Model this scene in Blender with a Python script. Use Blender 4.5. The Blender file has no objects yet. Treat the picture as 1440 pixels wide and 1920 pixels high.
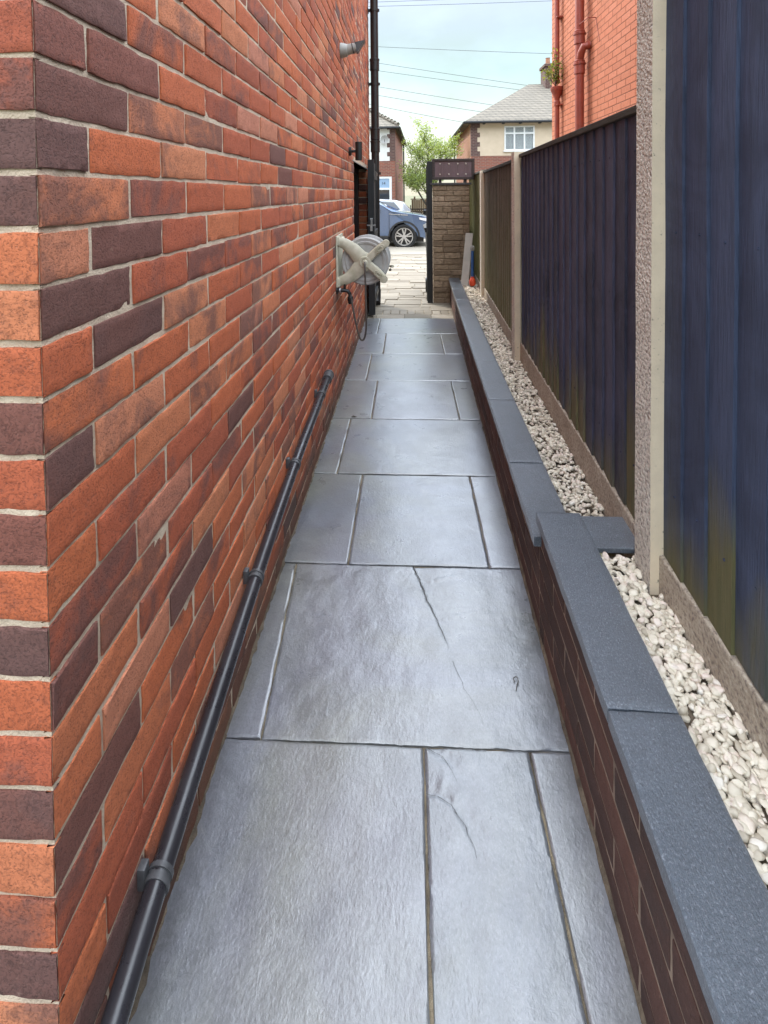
import bpy, bmesh, math, random
from math import radians as RD, sin, cos, pi, atan, sqrt
from mathutils import Vector, Matrix, noise as MN
random.seed(7)
S = bpy.context.scene
COL = S.collection

# ------------------------------------------------------------------ camera
cam = bpy.data.cameras.new('camera')
co = bpy.data.objects.new('camera', cam); COL.objects.link(co)
cam.lens = 18.0; cam.sensor_width = 36.0; cam.sensor_fit = 'AUTO'
cam.shift_y = -0.29785; cam.clip_start = 0.02; cam.clip_end = 2000
co.matrix_world = (Matrix.Translation((0, 0, 1.37)) @ Matrix.Rotation(RD(2.68), 4, 'Z')
                   @ Matrix.Rotation(RD(88.5), 4, 'X') @ Matrix.Rotation(RD(-0.5), 4, 'Z'))
S.camera = co

# ------------------------------------------------------------------ world, sun, exposure
SUN_DIR = Vector((-0.55, 0.62, 0.60)).normalized()          # towards the sun
EL = math.asin(SUN_DIR.z); AZ = math.atan2(SUN_DIR.x, SUN_DIR.y)
w = bpy.data.worlds.new('World'); S.world = w; w.use_nodes = True
nt = w.node_tree; nt.nodes.clear()
N = nt.nodes.new; L = nt.links.new
wo = N('ShaderNodeOutputWorld'); bg = N('ShaderNodeBackground'); bg.inputs[1].default_value = 0.15
sky = N('ShaderNodeTexSky'); sky.sky_type = 'NISHITA'; sky.sun_disc = False
sky.sun_elevation = EL; sky.sun_rotation = AZ; sky.air_density = 1.0; sky.dust_density = 1.6; sky.ozone_density = 1.2
tc = N('ShaderNodeTexCoord'); mp = N('ShaderNodeMapping'); mp.inputs['Scale'].default_value = (1, 1, 2.2)
nz = N('ShaderNodeTexNoise'); nz.inputs['Scale'].default_value = 2.6; nz.inputs['Detail'].default_value = 7; nz.inputs['Roughness'].default_value = .55
cr = N('ShaderNodeValToRGB'); cr.color_ramp.elements[0].position = .38; cr.color_ramp.elements[1].position = .62
cr.color_ramp.elements[0].color = (.80, .80, .80, 1); cr.color_ramp.elements[1].color = (.985, .985, .985, 1)
# overcast cloud: creamy near the skyline, with extra zenith brightness added above the view to light the alley
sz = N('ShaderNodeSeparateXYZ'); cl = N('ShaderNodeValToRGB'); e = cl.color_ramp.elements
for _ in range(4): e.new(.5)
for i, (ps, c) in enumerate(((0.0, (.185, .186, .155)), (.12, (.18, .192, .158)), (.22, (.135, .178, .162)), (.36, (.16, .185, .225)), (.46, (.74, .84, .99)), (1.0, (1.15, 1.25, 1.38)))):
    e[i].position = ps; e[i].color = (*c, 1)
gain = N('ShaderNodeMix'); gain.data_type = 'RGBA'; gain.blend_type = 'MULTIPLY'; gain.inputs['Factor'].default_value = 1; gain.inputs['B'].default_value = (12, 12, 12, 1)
mx = N('ShaderNodeMix'); mx.data_type = 'RGBA'
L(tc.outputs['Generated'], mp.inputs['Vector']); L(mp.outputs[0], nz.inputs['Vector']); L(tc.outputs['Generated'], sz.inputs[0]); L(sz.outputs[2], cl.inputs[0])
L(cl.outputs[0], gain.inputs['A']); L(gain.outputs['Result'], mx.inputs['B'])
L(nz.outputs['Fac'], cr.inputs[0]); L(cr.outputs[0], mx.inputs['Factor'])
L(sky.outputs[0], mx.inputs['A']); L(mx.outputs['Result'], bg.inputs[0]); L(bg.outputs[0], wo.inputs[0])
sl = bpy.data.lights.new('sun', 'SUN'); sl.energy = 1.2; sl.angle = RD(4); sl.color = (1, .94, .85)
so = bpy.data.objects.new('sun', sl); COL.objects.link(so); so.location = (-8, 12, 12)
so.rotation_euler = SUN_DIR.to_track_quat('Z', 'Y').to_euler()
S.view_settings.view_transform = 'Standard'; S.view_settings.look = 'None'
S.view_settings.exposure = 1.45; S.view_settings.gamma = 1
S.cycles.max_bounces = 8

# ------------------------------------------------------------------ mesh helpers
class MB:
    def __init__(s): s.v = []; s.f = []; s.m = []; s.c = []; s.cur = (0, 0, 0, 1)
    def vert(s, p): s.v.append((p[0], p[1], p[2])); s.c.append(s.cur); return len(s.v) - 1
    def face(s, idx, mi=0): s.f.append(tuple(idx)); s.m.append(mi)
    def box(s, a, b, mi=0, bev=0.0, jit=0.0):
        x0, y0, z0 = a; x1, y1, z1 = b
        if bev <= 0:
            r = [s.vert((x + random.uniform(-jit, jit), y + random.uniform(-jit, jit), z)) for z in (z0, z1) for (x, y) in ((x0, y0), (x1, y0), (x1, y1), (x0, y1))]
            for q in ((3, 2, 1, 0), (4, 5, 6, 7), (0, 1, 5, 4), (1, 2, 6, 5), (2, 3, 7, 6), (3, 0, 4, 7)): s.face([r[i] for i in q], mi)
            return
        bm = bmesh.new(); bmesh.ops.create_cube(bm, size=1)
        for v in bm.verts: v.co = Vector(((x0 + x1) / 2 + v.co.x * (x1 - x0), (y0 + y1) / 2 + v.co.y * (y1 - y0), (z0 + z1) / 2 + v.co.z * (z1 - z0)))
        bmesh.ops.bevel(bm, geom=bm.edges[:], offset=min(bev, .45 * min(abs(x1 - x0), abs(y1 - y0), abs(z1 - z0))), segments=2, affect='EDGES', profile=.5)
        s.addbm(bm, mi)
    def addbm(s, bm, mi=0, M=None):
        bm.verts.ensure_lookup_table(); o = len(s.v)
        for v in bm.verts: s.vert(M @ v.co if M else v.co)
        for f in bm.faces: s.face([o + v.index for v in f.verts], mi)
        bm.free()
    def tube(s, pts, r, n=10, mi=0, caps=True):
        pts = [Vector(p) for p in pts]; rs = r if isinstance(r, (list, tuple)) else [r] * len(pts)
        rings = []; up = None
        for i, p in enumerate(pts):
            t = (pts[min(i + 1, len(pts) - 1)] - pts[max(i - 1, 0)]).normalized()
            if up is None: up = t.orthogonal().normalized()
            up = (up - t * up.dot(t)); up = up.normalized() if up.length > 1e-6 else t.orthogonal().normalized()
            sd = t.cross(up)
            rings.append([s.vert(p + (up * cos(2 * pi * k / n) + sd * sin(2 * pi * k / n)) * rs[i]) for k in range(n)])
        for a, b in zip(rings, rings[1:]):
            for k in range(n): s.face((a[k], a[(k + 1) % n], b[(k + 1) % n], b[k]), mi)
        if caps: s.face(rings[0][::-1], mi); s.face(rings[-1], mi)
    def lathe(s, prof, C=(0, 0, 0), axis='Z', n=24, mi=0, caps=True):      # prof = [(r, h)...]
        rings = []
        for r, h in prof:
            ring = []
            for k in range(n):
                a = 2 * pi * k / n; u, v_ = r * cos(a), r * sin(a)
                p = {'Z': (u, v_, h), 'Y': (u, h, v_), 'X': (h, u, v_)}[axis]
                ring.append(s.vert((C[0] + p[0], C[1] + p[1], C[2] + p[2])))
            rings.append(ring)
        for a, b in zip(rings, rings[1:]):
            for k in range(n): s.face((a[k], a[(k + 1) % n], b[(k + 1) % n], b[k]), mi)
        if caps: s.face(rings[0][::-1], mi); s.face(rings[-1], mi)
    def prism(s, poly, f, d0, d1, mi=0):                        # f(u,v,d) -> point
        a = [s.vert(f(u, v, d0)) for u, v in poly]; b = [s.vert(f(u, v, d1)) for u, v in poly]
        n = len(poly)
        s.face(a[::-1], mi); s.face(b, mi)
        for k in range(n): s.face((a[k], a[(k + 1) % n], b[(k + 1) % n], b[k]), mi)
    def build(s, name, mats, parent=None, smooth=False, fix=True):
        me = bpy.data.meshes.new(name); me.from_pydata(s.v, [], s.f)
        for m in (mats if isinstance(mats, (list, tuple)) else [mats]): me.materials.append(m)
        me.polygons.foreach_set('material_index', s.m)
        if any(c != (0, 0, 0, 1) for c in s.c[:1] + s.c[-1:]):
            at = me.color_attributes.new('bc', 'FLOAT_COLOR', 'POINT')
            at.data.foreach_set('color', [x for c in s.c for x in c])
        if fix:
            bm = bmesh.new(); bm.from_mesh(me); bmesh.ops.recalc_face_normals(bm, faces=bm.faces[:]); bm.to_mesh(me); bm.free()
        if smooth:
            me.polygons.foreach_set('use_smooth', [True] * len(me.polygons))
            if smooth != 'all':
                try: me.set_sharp_from_angle(angle=RD(38))
                except Exception: pass
        me.update()
        o = bpy.data.objects.new(name, me); COL.objects.link(o)
        if parent: o.parent = parent
        return o

def tag(o, label=None, cat=None, group=None, kind=None):
    if label: o['label'] = label
    if cat: o['category'] = cat
    if group: o['group'] = group
    if kind: o['kind'] = kind
    return o
def thing(name, label, cat, loc=(0, 0, 0), rz=0, group=None):
    o = bpy.data.objects.new(name, None); COL.objects.link(o); o.empty_display_size = .1
    o.location = loc; o.rotation_euler = (0, 0, rz)
    return tag(o, label, cat, group)
def nz3(x, y, z, s): return MN.noise(Vector((x * s, y * s, z * s)))

# ------------------------------------------------------------------ materials
def newmat(name):
    m = bpy.data.materials.new(name); m.use_nodes = True
    return m, m.node_tree, m.node_tree.nodes['Principled BSDF']
def nd(t, kind, **kw):
    n = t.nodes.new(kind)
    for k, v in kw.items():
        if k in n.inputs: n.inputs[k].default_value = v
        else: setattr(n, k, v)
    return n
def ramp(t, fac, stops):
    r = t.nodes.new('ShaderNodeValToRGB'); e = r.color_ramp.elements
    while len(e) < len(stops): e.new(.5)
    for i, (p, c) in enumerate(stops):
        e[i].position = p; e[i].color = (c[0], c[1], c[2], 1) if isinstance(c, (tuple, list)) else (c, c, c, 1)
    if fac is not None: t.links.new(fac, r.inputs[0])
    return r.outputs[0]
def mix(t, fac, a, b, mode='MIX'):
    m = t.nodes.new('ShaderNodeMix'); m.data_type = 'RGBA'; m.blend_type = mode
    for k, v in (('Factor', fac), ('A', a), ('B', b)):
        if hasattr(v, 'links'): t.links.new(v, m.inputs[k])
        elif isinstance(v, (tuple, list)): m.inputs[k].default_value = (v[0], v[1], v[2], 1)
        else: m.inputs[k].default_value = v
    return m.outputs['Result']
def math_(t, op, a, b=0.0, clamp=False):
    m = t.nodes.new('ShaderNodeMath'); m.operation = op; m.use_clamp = clamp
    for i, v in enumerate((a, b)):
        if hasattr(v, 'links'): t.links.new(v, m.inputs[i])
        else: m.inputs[i].default_value = v
    return m.outputs[0]
def objco(t, scale=(1, 1, 1)):
    c = t.nodes.new('ShaderNodeTexCoord'); m = t.nodes.new('ShaderNodeMapping'); m.inputs['Scale'].default_value = scale
    t.links.new(c.outputs['Object'], m.inputs['Vector']); return m.outputs[0]
def noise_(t, vec, scale, detail=5, rough=.55, dist=0):
    n = nd(t, 'ShaderNodeTexNoise', Scale=scale, Detail=detail, Roughness=rough, Distortion=dist)
    if vec is not None: t.links.new(vec, n.inputs['Vector'])
    return n.outputs['Fac']
def bump(t, b, h, strength, dist=.01, prev=None):
    n = nd(t, 'ShaderNodeBump', Strength=strength, Distance=dist); t.links.new(h, n.inputs['Height'])
    if prev is not None: t.links.new(prev, n.inputs['Normal'])
    t.links.new(n.outputs[0], b.inputs['Normal']); return n.outputs[0]

def plain(name, c1, c2=None, scale=20, rough=.6, bstr=.15, bscale=120, metal=0, spec=.5, stretch=(1, 1, 1), coat=0, bdist=.004):
    m, t, b = newmat(name)
    c2 = c2 or tuple(x * .75 for x in c1)
    v = objco(t, stretch)
    f = noise_(t, v, scale)
    c = ramp(t, f, [(.3, c2), (.68, c1)])
    t.links.new(c, b.inputs['Base Color'])
    r = ramp(t, noise_(t, v, scale * 2.3), [(.3, max(rough - .1, .03)), (.7, min(rough + .1, 1))]); t.links.new(r, b.inputs['Roughness'])
    b.inputs['Metallic'].default_value = metal; b.inputs['Specular IOR Level'].default_value = spec; b.inputs['Coat Weight'].default_value = coat
    if bstr: bump(t, b, noise_(t, v, bscale, 4), bstr, bdist)
    return m

def brick_mat(name, stops, splash=0, burn=(.135, .066, .056), burn_amt=.72, pit=.45, bstr=.7):
    m, t, b = newmat(name)
    a = t.nodes.new('ShaderNodeAttribute'); a.attribute_name = 'bc'
    sp = t.nodes.new('ShaderNodeSeparateColor'); t.links.new(a.outputs['Color'], sp.inputs[0])
    c = ramp(t, sp.outputs[0], stops)
    v0 = objco(t)
    off = t.nodes.new('ShaderNodeVectorMath'); off.operation = 'MULTIPLY_ADD'
    cb = t.nodes.new('ShaderNodeCombineXYZ')
    for i in range(3): t.links.new(sp.outputs[2], cb.inputs[i])
    t.links.new(cb.outputs[0], off.inputs[0]); off.inputs[1].default_value = (37, 53, 71); t.links.new(v0, off.inputs[2])
    v = off.outputs[0]
    big = noise_(t, v, 7, 7, .68, .5)
    thr = math_(t, 'ADD', big, math_(t, 'MULTIPLY', math_(t, 'SUBTRACT', sp.outputs[1], .56), .38))
    bm_ = ramp(t, thr, [(.52, 0), (.66, 1)])
    mott = noise_(t, v, 45, 6, .65)
    c = mix(t, ramp(t, mott, [(.3, .0), (.75, .55)]), c, mix(t, 1.0, c, (.62, .55, .52), 'MULTIPLY'))
    c = mix(t, math_(t, 'MULTIPLY', bm_, burn_amt), c, burn)
    fine = noise_(t, v0, 260, 3, .7)
    c = mix(t, ramp(t, fine, [(.54, 0), (.68, pit)]), c, (.05, .028, .024))
    crs = noise_(t, v, 135, 8, .72)
    c = mix(t, ramp(t, crs, [(.56, 0), (.70, pit * .75)]), c, mix(t, 1.0, c, (.42, .38, .38), 'MULTIPLY'))
    edge = noise_(t, v, 22, 8, .78)
    c = mix(t, ramp(t, edge, [(.56, 0), (.70, pit * .8)]), c, (.12, .06, .052))
    lite = noise_(t, v0, 90, 4, .7)
    c = mix(t, ramp(t, lite, [(.62, 0), (.8, .35)]), c, (.42, .27, .2))
    if splash:
        sx = t.nodes.new('ShaderNodeSeparateXYZ'); t.links.new(v0, sx.inputs[0])
        hh = math_(t, 'ADD', sx.outputs[2], math_(t, 'MULTIPLY', noise_(t, v0, 7, 6, .65), -.34))
        mr = nd(t, 'ShaderNodeMapRange'); t.links.new(hh, mr.inputs['Value']); mr.inputs['From Min'].default_value = -.12; mr.inputs['From Max'].default_value = .03; mr.inputs['To Min'].default_value = splash; mr.inputs['To Max'].default_value = 0
        c = mix(t, mr.outputs[0], c, (.085, .055, .038))
    t.links.new(c, b.inputs['Base Color'])
    b.inputs['Roughness'].default_value = .8; b.inputs['Specular IOR Level'].default_value = .35
    h = math_(t, 'ADD', math_(t, 'MULTIPLY', ramp(t, fine, [(.5, 0), (.7, 1)]), -.35), math_(t, 'SUBTRACT', math_(t, 'MULTIPLY', mott, .5), math_(t, 'MULTIPLY', ramp(t, crs, [(.55, 0), (.70, 1)]), .38)))
    bump(t, b, h, bstr, .005)
    return m

def brick_tex_mat(name, c1, c2, mortar, width=.225, row=.075, ms=.010, rough=.85, bstr=.5, mc=.0):
    m, t, b = newmat(name)
    c = t.nodes.new('ShaderNodeTexCoord'); s = t.nodes.new('ShaderNodeSeparateXYZ'); t.links.new(c.outputs['Object'], s.inputs[0])
    cb = t.nodes.new('ShaderNodeCombineXYZ'); t.links.new(math_(t, 'ADD', s.outputs[0], s.outputs[1]), cb.inputs[0]); t.links.new(s.outputs[2], cb.inputs[1])
    bt = nd(t, 'ShaderNodeTexBrick', Scale=1.0); bt.inputs['Mortar Size'].default_value = ms; bt.inputs['Brick Width'].default_value = width; bt.inputs['Row Height'].default_value = row
    bt.inputs['Color1'].default_value = (*c1, 1); bt.inputs['Color2'].default_value = (*c2, 1); bt.inputs['Mortar'].default_value = (*mortar, 1)
    t.links.new(cb.outputs[0], bt.inputs['Vector'])
    n = noise_(t, c.outputs['Object'], 30, 4)
    col = mix(t, ramp(t, n, [(.3, 0), (.75, .5)]), bt.outputs['Color'], mix(t, 1.0, bt.outputs['Color'], (.6, .55, .5), 'MULTIPLY'))
    t.links.new(col, b.inputs['Base Color']); b.inputs['Roughness'].default_value = rough
    bump(t, b, math_(t, 'SUBTRACT', 1.0, bt.outputs['Fac']), bstr, .006)
    return m

BR = [(0.0, (.15, .075, .062)), (.16, (.21, .08, .058)), (.24, (.34, .09, .05)), (.5, (.47, .115, .052)), (.78, (.57, .148, .055)), (.93, (.62, .23, .11)), (1.0, (.52, .20, .135))]
M = {}
M['brick'] = brick_mat('red_brick', BR, splash=.8)
M['mortar'] = plain('mortar', (.64, .51, .37), (.46, .35, .25), 30, .95, .8, 260, bdist=.004)
M['lowbrick'] = brick_mat('dark_garden_brick', [(0, (.075, .04, .032)), (.4, (.105, .052, .04)), (.8, (.145, .066, .047)), (1, (.125, .075, .06))], burn=(.06, .038, .032))
M['lowmortar'] = plain('brown_mortar', (.36, .26, .19), (.13, .09, .065), 12, .95, .6, 260)
M['paintbrick'] = brick_mat('orange_painted_brick', [(0, (.46, .15, .075)), (.5, (.50, .168, .085)), (1, (.53, .185, .10))], burn=(.5, .15, .07), burn_amt=.4, pit=.12, bstr=.25)
M['paintmortar'] = plain('painted_mortar', (.20, .075, .04), (.14, .055, .03), 25, .9, .3, 160)

def slab_mat():
    m, t, b = newmat('slate_paving')
    a = t.nodes.new('ShaderNodeAttribute'); a.attribute_name = 'bc'
    sp = t.nodes.new('ShaderNodeSeparateColor'); t.links.new(a.outputs['Color'], sp.inputs[0])
    v = objco(t); vs = objco(t, (1.5, .9, 1))
    base = ramp(t, sp.outputs[0], [(0, (.105, .118, .142)), (.5, (.145, .155, .178)), (1, (.18, .182, .195))])
    big = noise_(t, v, 1.7, 6, .62, .9)
    c = mix(t, ramp(t, big, [(.42, 0), (.66, .85)]), base, (.165, .168, .125))
    c = mix(t, ramp(t, noise_(t, objco(t, (1, 1, 3)), 1.1, 5, .6, 1.), [(.50, 0), (.70, .6)]), c, (.17, .16, .185))
    c = mix(t, ramp(t, noise_(t, v, 5.0, 6, .65, 1.2), [(.35, .5), (.55, 0)]), c, (.065, .07, .072))
    c = mix(t, ramp(t, noise_(t, v, 55, 5, .7), [(.4, 0), (.75, .5)]), c, mix(t, 1., c, (.55, .55, .58), 'MULTIPLY'))
    gr = noise_(t, vs, 150, 3, .75)
    c = mix(t, ramp(t, gr, [(.52, 0), (.70, .35)]), c, (.26, .26, .29))
    c = mix(t, ramp(t, gr, [(.34, .4), (.46, 0)]), c, (.065, .068, .08))
    # pale lime bloom patches
    c = mix(t, ramp(t, noise_(t, v, 3.4, 8, .72, .3), [(.64, 0), (.76, .55)]), c, (.46, .44, .40))
    c = mix(t, ramp(t, noise_(t, v, 75, 4, .8), [(.70, 0), (.76, .7)]), c, (.06, .055, .05))
    t.links.new(c, b.inputs['Base Color'])
    rr = ramp(t, noise_(t, v, 9, 5), [(.3, .25), (.7, .42)]); t.links.new(rr, b.inputs['Roughness'])
    b.inputs['Specular IOR Level'].default_value = 1.0; b.inputs['Coat Weight'].default_value = 1.0; b.inputs['Coat Roughness'].default_value = .28; b.inputs['Coat IOR'].default_value = 1.65
    p = bump(t, b, noise_(t, v, 10, 7, .6, .7), .13, .012)
    p = bump(t, b, noise_(t, vs, 70, 5, .65), .20, .004, p)
    q = bump(t, b, gr, .24, .0014, p)
    t.links.new(q, b.inputs['Coat Normal'])
    return m
M['slab'] = slab_mat()
M['dirt'] = plain('dark_edge_dirt', (.16, .12, .08), (.05, .038, .026), 22, .95, .9, 160)
M['joint'] = plain('sandy_joint', (.30, .24, .155), (.05, .04, .03), 12, .95, .8, 200)
M['crack'] = plain('crack_dirt', (.10, .095, .09), (.05, .048, .045), 60, .95, .2)

def coping_mat():
    m, t, b = newmat('slate_coping')
    v = objco(t)
    c = ramp(t, noise_(t, v, 3.5, 5, .6), [(.3, (.052, .072, .095)), (.7, (.092, .115, .142))])
    c = mix(t, ramp(t, noise_(t, objco(t, (1.6, 1, 1)), 210, 4, .75), [(.53, 0), (.64, .6)]), c, (.30, .325, .36))
    c = mix(t, ramp(t, noise_(t, objco(t, (1.6, 1, 1)), 185, 4, .75), [(.37, .75), (.48, 0)]), c, (.04, .048, .062))
    t.links.new(c, b.inputs['Base Color']); b.inputs['Roughness'].default_value = .3; b.inputs['Specular IOR Level'].default_value = 1.0; b.inputs['Coat Weight'].default_value = .8; b.inputs['Coat Roughness'].default_value = .22
    p = bump(t, b, noise_(t, v, 14, 6), .4, .012)
    q = bump(t, b, noise_(t, objco(t, (1.8, .9, 1)), 190, 4, .75), 1.0, .003, p); t.links.new(q, b.inputs['Coat Normal'])
    return m
M['coping'] = coping_mat()

def pebble_mat():
    m, t, b = newmat('white_pebbles')
    a = t.nodes.new('ShaderNodeAttribute'); a.attribute_name = 'bc'
    sp = t.nodes.new('ShaderNodeSeparateColor'); t.links.new(a.outputs['Color'], sp.inputs[0])
    c = ramp(t, sp.outputs[0], [(0, (.45, .39, .30)), (.25, (.66, .59, .47)), (.7, (.78, .71, .58)), (.9, (.74, .62, .53)), (1, (.82, .78, .68))])
    v = objco(t)
    c = mix(t, ramp(t, noise_(t, v, 90, 5), [(.45, 0), (.75, .45)]), c, mix(t, 1., c, (.68, .62, .52), 'MULTIPLY'))
    t.links.new(c, b.inputs['Base Color']); b.inputs['Roughness'].default_value = .7
    bump(t, b, noise_(t, v, 220, 4), .3, .002)
    return m
M['pebble'] = pebble_mat()

def fence_mat(name, dark, mid, bare, algae, amount, lo, hi, rough=.7):
    """painted feather-edge boards; bare/algae stain with a ragged edge that climbs the boards"""
    m, t, b = newmat(name)
    a = t.nodes.new('ShaderNodeAttribute'); a.attribute_name = 'bc'
    sp = t.nodes.new('ShaderNodeSeparateColor'); t.links.new(a.outputs['Color'], sp.inputs[0])
    v = objco(t); vg = objco(t, (6, 6, .35))
    c = ramp(t, sp.outputs[0], [(0, tuple(x * .8 for x in dark)), (1, tuple(x * 1.15 for x in mid))])
    c = mix(t, ramp(t, noise_(t, v, 3.2, 6, .65, 1.4), [(.38, 0), (.68, .6)]), c, tuple(x * 1.55 for x in mid))
    og = t.nodes.new('ShaderNodeVectorMath'); og.operation = 'ADD'; cbx = t.nodes.new('ShaderNodeCombineXYZ'); t.links.new(math_(t, 'MULTIPLY', sp.outputs[0], 40.0), cbx.inputs[2]); t.links.new(vg, og.inputs[0]); t.links.new(cbx.outputs[0], og.inputs[1])
    grain = noise_(t, og.outputs[0], 15, 7, .7, 1.6)
    c = mix(t, ramp(t, grain, [(.36, .5), (.52, 0)]), c, tuple(x * .5 for x in dark))
    kn = nd(t, 'ShaderNodeTexVoronoi', Scale=3.4); t.links.new(objco(t, (1, 1, .55)), kn.inputs['Vector'])
    knm = ramp(t, kn.outputs['Distance'], [(.05, .85), (.11, 0)])
    c = mix(t, knm, c, tuple(x * .4 for x in dark))
    wob = math_(t, 'ADD', kn.outputs['Distance'], math_(t, 'MULTIPLY', noise_(t, v, 9, 4), .12))
    rng = math_(t, 'MULTIPLY', math_(t, 'ADD', math_(t, 'MULTIPLY', math_(t, 'SINE', math_(t, 'MULTIPLY', wob, 120.0)), .5), .5), ramp(t, kn.outputs['Distance'], [(.05, 1), (.26, 0)]))
    c = mix(t, math_(t, 'MULTIPLY', rng, .6), c, tuple(x * .35 for x in dark))
    sx = t.nodes.new('ShaderNodeSeparateXYZ'); tcn = t.nodes.new('ShaderNodeTexCoord'); t.links.new(tcn.outputs['Object'], sx.inputs[0])
    hgt = math_(t, 'ADD', sx.outputs[2], math_(t, 'MULTIPLY', noise_(t, objco(t, (3, 3, .7)), 2.6, 5, .55), -.62))
    hgt = math_(t, 'ADD', hgt, math_(t, 'MULTIPLY', sp.outputs[1], -.32))
    st = ramp(t, hgt, [(0, 1), (1, 0)])
    mr = nd(t, 'ShaderNodeMapRange'); t.links.new(hgt, mr.inputs['Value']); mr.inputs['From Min'].default_value = lo; mr.inputs['From Max'].default_value = hi
    mr.inputs['To Min'].default_value = amount; mr.inputs['To Max'].default_value = 0
    ac = mix(t, ramp(t, noise_(t, vg, 18, 5), [(.35, 0), (.65, 1)]), algae, bare)
    c = mix(t, mr.outputs[0], c, ac)
    t.links.new(c, b.inputs['Base Color']); b.inputs['Roughness'].default_value = rough; b.inputs['Specular IOR Level'].default_value = .35
    p = bump(t, b, math_(t, 'SUBTRACT', grain, math_(t, 'MULTIPLY', rng, .5)), .8, .006); bump(t, b, noise_(t, objco(t, (1, 1, .15)), 300, 3), .3, .0015, p)
    return m
M['fence_blue'] = fence_mat('blue_black_stained_boards', (.032, .042, .078), (.052, .068, .118), (.15, .13, .055), (.115, .11, .042), 0.95, -.36, -.12)
M['fence_purple'] = fence_mat('faded_dark_boards', (.034, .036, .060), (.060, .060, .098), (.19, .15, .07), (.10, .10, .04), .9, -.38, -.08)
M['fence_brown'] = fence_mat('weathered_brown_boards', (.045, .034, .034), (.11, .08, .066), (.27, .23, .13), (.15, .155, .06), .85, -.40, .95)
M['fence_green'] = fence_mat('algae_green_boards', (.06, .055, .03), (.12, .11, .055), (.26, .24, .12), (.15, .17, .055), .85, -.2, 1.8)
M['caprail'] = plain('dark_cap_rail', (.05, .045, .03), (.02, .018, .014), 14, .8, .4, 90, stretch=(4, .4, 4))

def concrete_mat(name, c1, c2, agg):
    m, t, b = newmat(name)
    v = objco(t)
    c = ramp(t, noise_(t, v, 9, 6, .6), [(.3, c2), (.7, c1)])
    c = mix(t, ramp(t, noise_(t, v, 70, 3, .6), [(.64, 0), (.72, .7)]), c, (.10, .09, .07))
    hs = noise_(t, v, 160, 4)
    if agg:
        vo = nd(t, 'ShaderNodeTexVoronoi', Scale=115); t.links.new(v, vo.inputs['Vector'])
        n2 = noise_(t, v, 95, 4, .7)
        hs = math_(t, 'ADD', math_(t, 'MULTIPLY', vo.outputs['Distance'], -1.0), n2)
        c = mix(t, ramp(t, n2, [(.36, .75), (.5, 0)]), c, (.13, .095, .085))
        c = mix(t, ramp(t, n2, [(.55, 0), (.7, .5)]), c, (.60, .54, .47))
    t.links.new(c, b.inputs['Base Color']); b.inputs['Roughness'].default_value = .9
    bump(t, b, hs, (.9 if agg == 1 else .6) if agg else .3, (.007 if agg == 1 else .003) if agg else .003)
    return m
M['post'] = concrete_mat('smooth_post_concrete', (.76, .63, .45), (.62, .51, .37), False)
M['post_agg'] = concrete_mat('exposed_aggregate_concrete', (.74, .67, .57), (.60, .54, .46), True)
M['gboard'] = concrete_mat('brown_gravel_board', (.47, .40, .31), (.32, .26, .195), 2)
M['stoneclad'] = None
M['black_pvc'] = plain('black_pvc', (.018, .017, .018), (.012, .011, .012), 8, .36, .06, 60, spec=.5)
M['black_paint'] = plain('black_gate_paint', (.016, .015, .015), (.009, .009, .009), 10, .6, .3, 80, stretch=(5, 5, .6))
M['waste_pvc'] = plain('black_waste_pipe', (.03, .028, .032), (.018, .017, .02), 9, .30, .12, 40, spec=.6)
M['clip'] = plain('grey_pipe_clip', (.085, .085, .088), (.05, .05, .052), 30, .45, .1)
M['reel'] = plain('weathered_reel_plastic', (.55, .515, .40), (.38, .36, .25), 16, .55, .2, 60)
M['reel_grey'] = plain('grey_reel_drum', (.42, .41, .385), (.32, .31, .285), 18, .5, .1, 60)
M['hose'] = plain('grey_hose', (.10, .085, .07), (.06, .05, .045), 20, .45, .1)
M['blackplastic'] = plain('black_plastic', (.012, .012, .012), (.008, .008, .008), 20, .4, .1)
M['greyplastic'] = plain('grey_plastic', (.36, .35, .32), (.27, .26, .24), 20, .5, .1)
M['steel'] = plain('galvanised_steel', (.55, .55, .55), (.40, .40, .40), 40, .35, .1, metal=.9)
M['redpaint'] = plain('oxide_red_pipe_paint', (.33, .065, .038), (.24, .05, .032), 14, .45, .15, 70)
M['sideglass'] = plain('dark_window_glass', (.012, .012, .014), (.008, .008, .01), 3, .08, 0)
M['darkdoor'] = plain('dark_door_paint', (.035, .013, .012), (.02, .01, .01), 8, .4, .1)
M['white'] = plain('white_upvc', (.80, .80, .78), (.72, .72, .69), 8, .35, .05)
M['panelwood'] = plain('purple_brown_panel', (.16, .10, .105), (.11, .07, .07), 12, .6, .3, 60, stretch=(5, 4, .5))
M['timber'] = plain('dark_brown_timber', (.055, .035, .03), (.03, .02, .018), 12, .6, .3, 60, stretch=(.5, 4, 4))
M['stud'] = plain('pale_stud_caps', (.62, .55, .46), (.5, .45, .38), 40, .4, .05)
M['capslate'] = plain('dark_cap_stone', (.075, .065, .06), (.045, .04, .038), 20, .6, .3)
M['boardgrey'] = plain('grey_board', (.50, .46, .40), (.40, .37, .32), 7, .7, .15)
M['bluetube'] = plain('blue_plastic', (.02, .09, .26), (.015, .06, .19), 20, .4, .05)
M['orangep'] = plain('orange_plastic', (.75, .09, .03), (.65, .07, .025), 20, .45, .05)
M['bark'] = plain('bark', (.09, .075, .055), (.045, .038, .03), 18, .9, .8, 60, stretch=(3, 3, .6))
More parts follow.
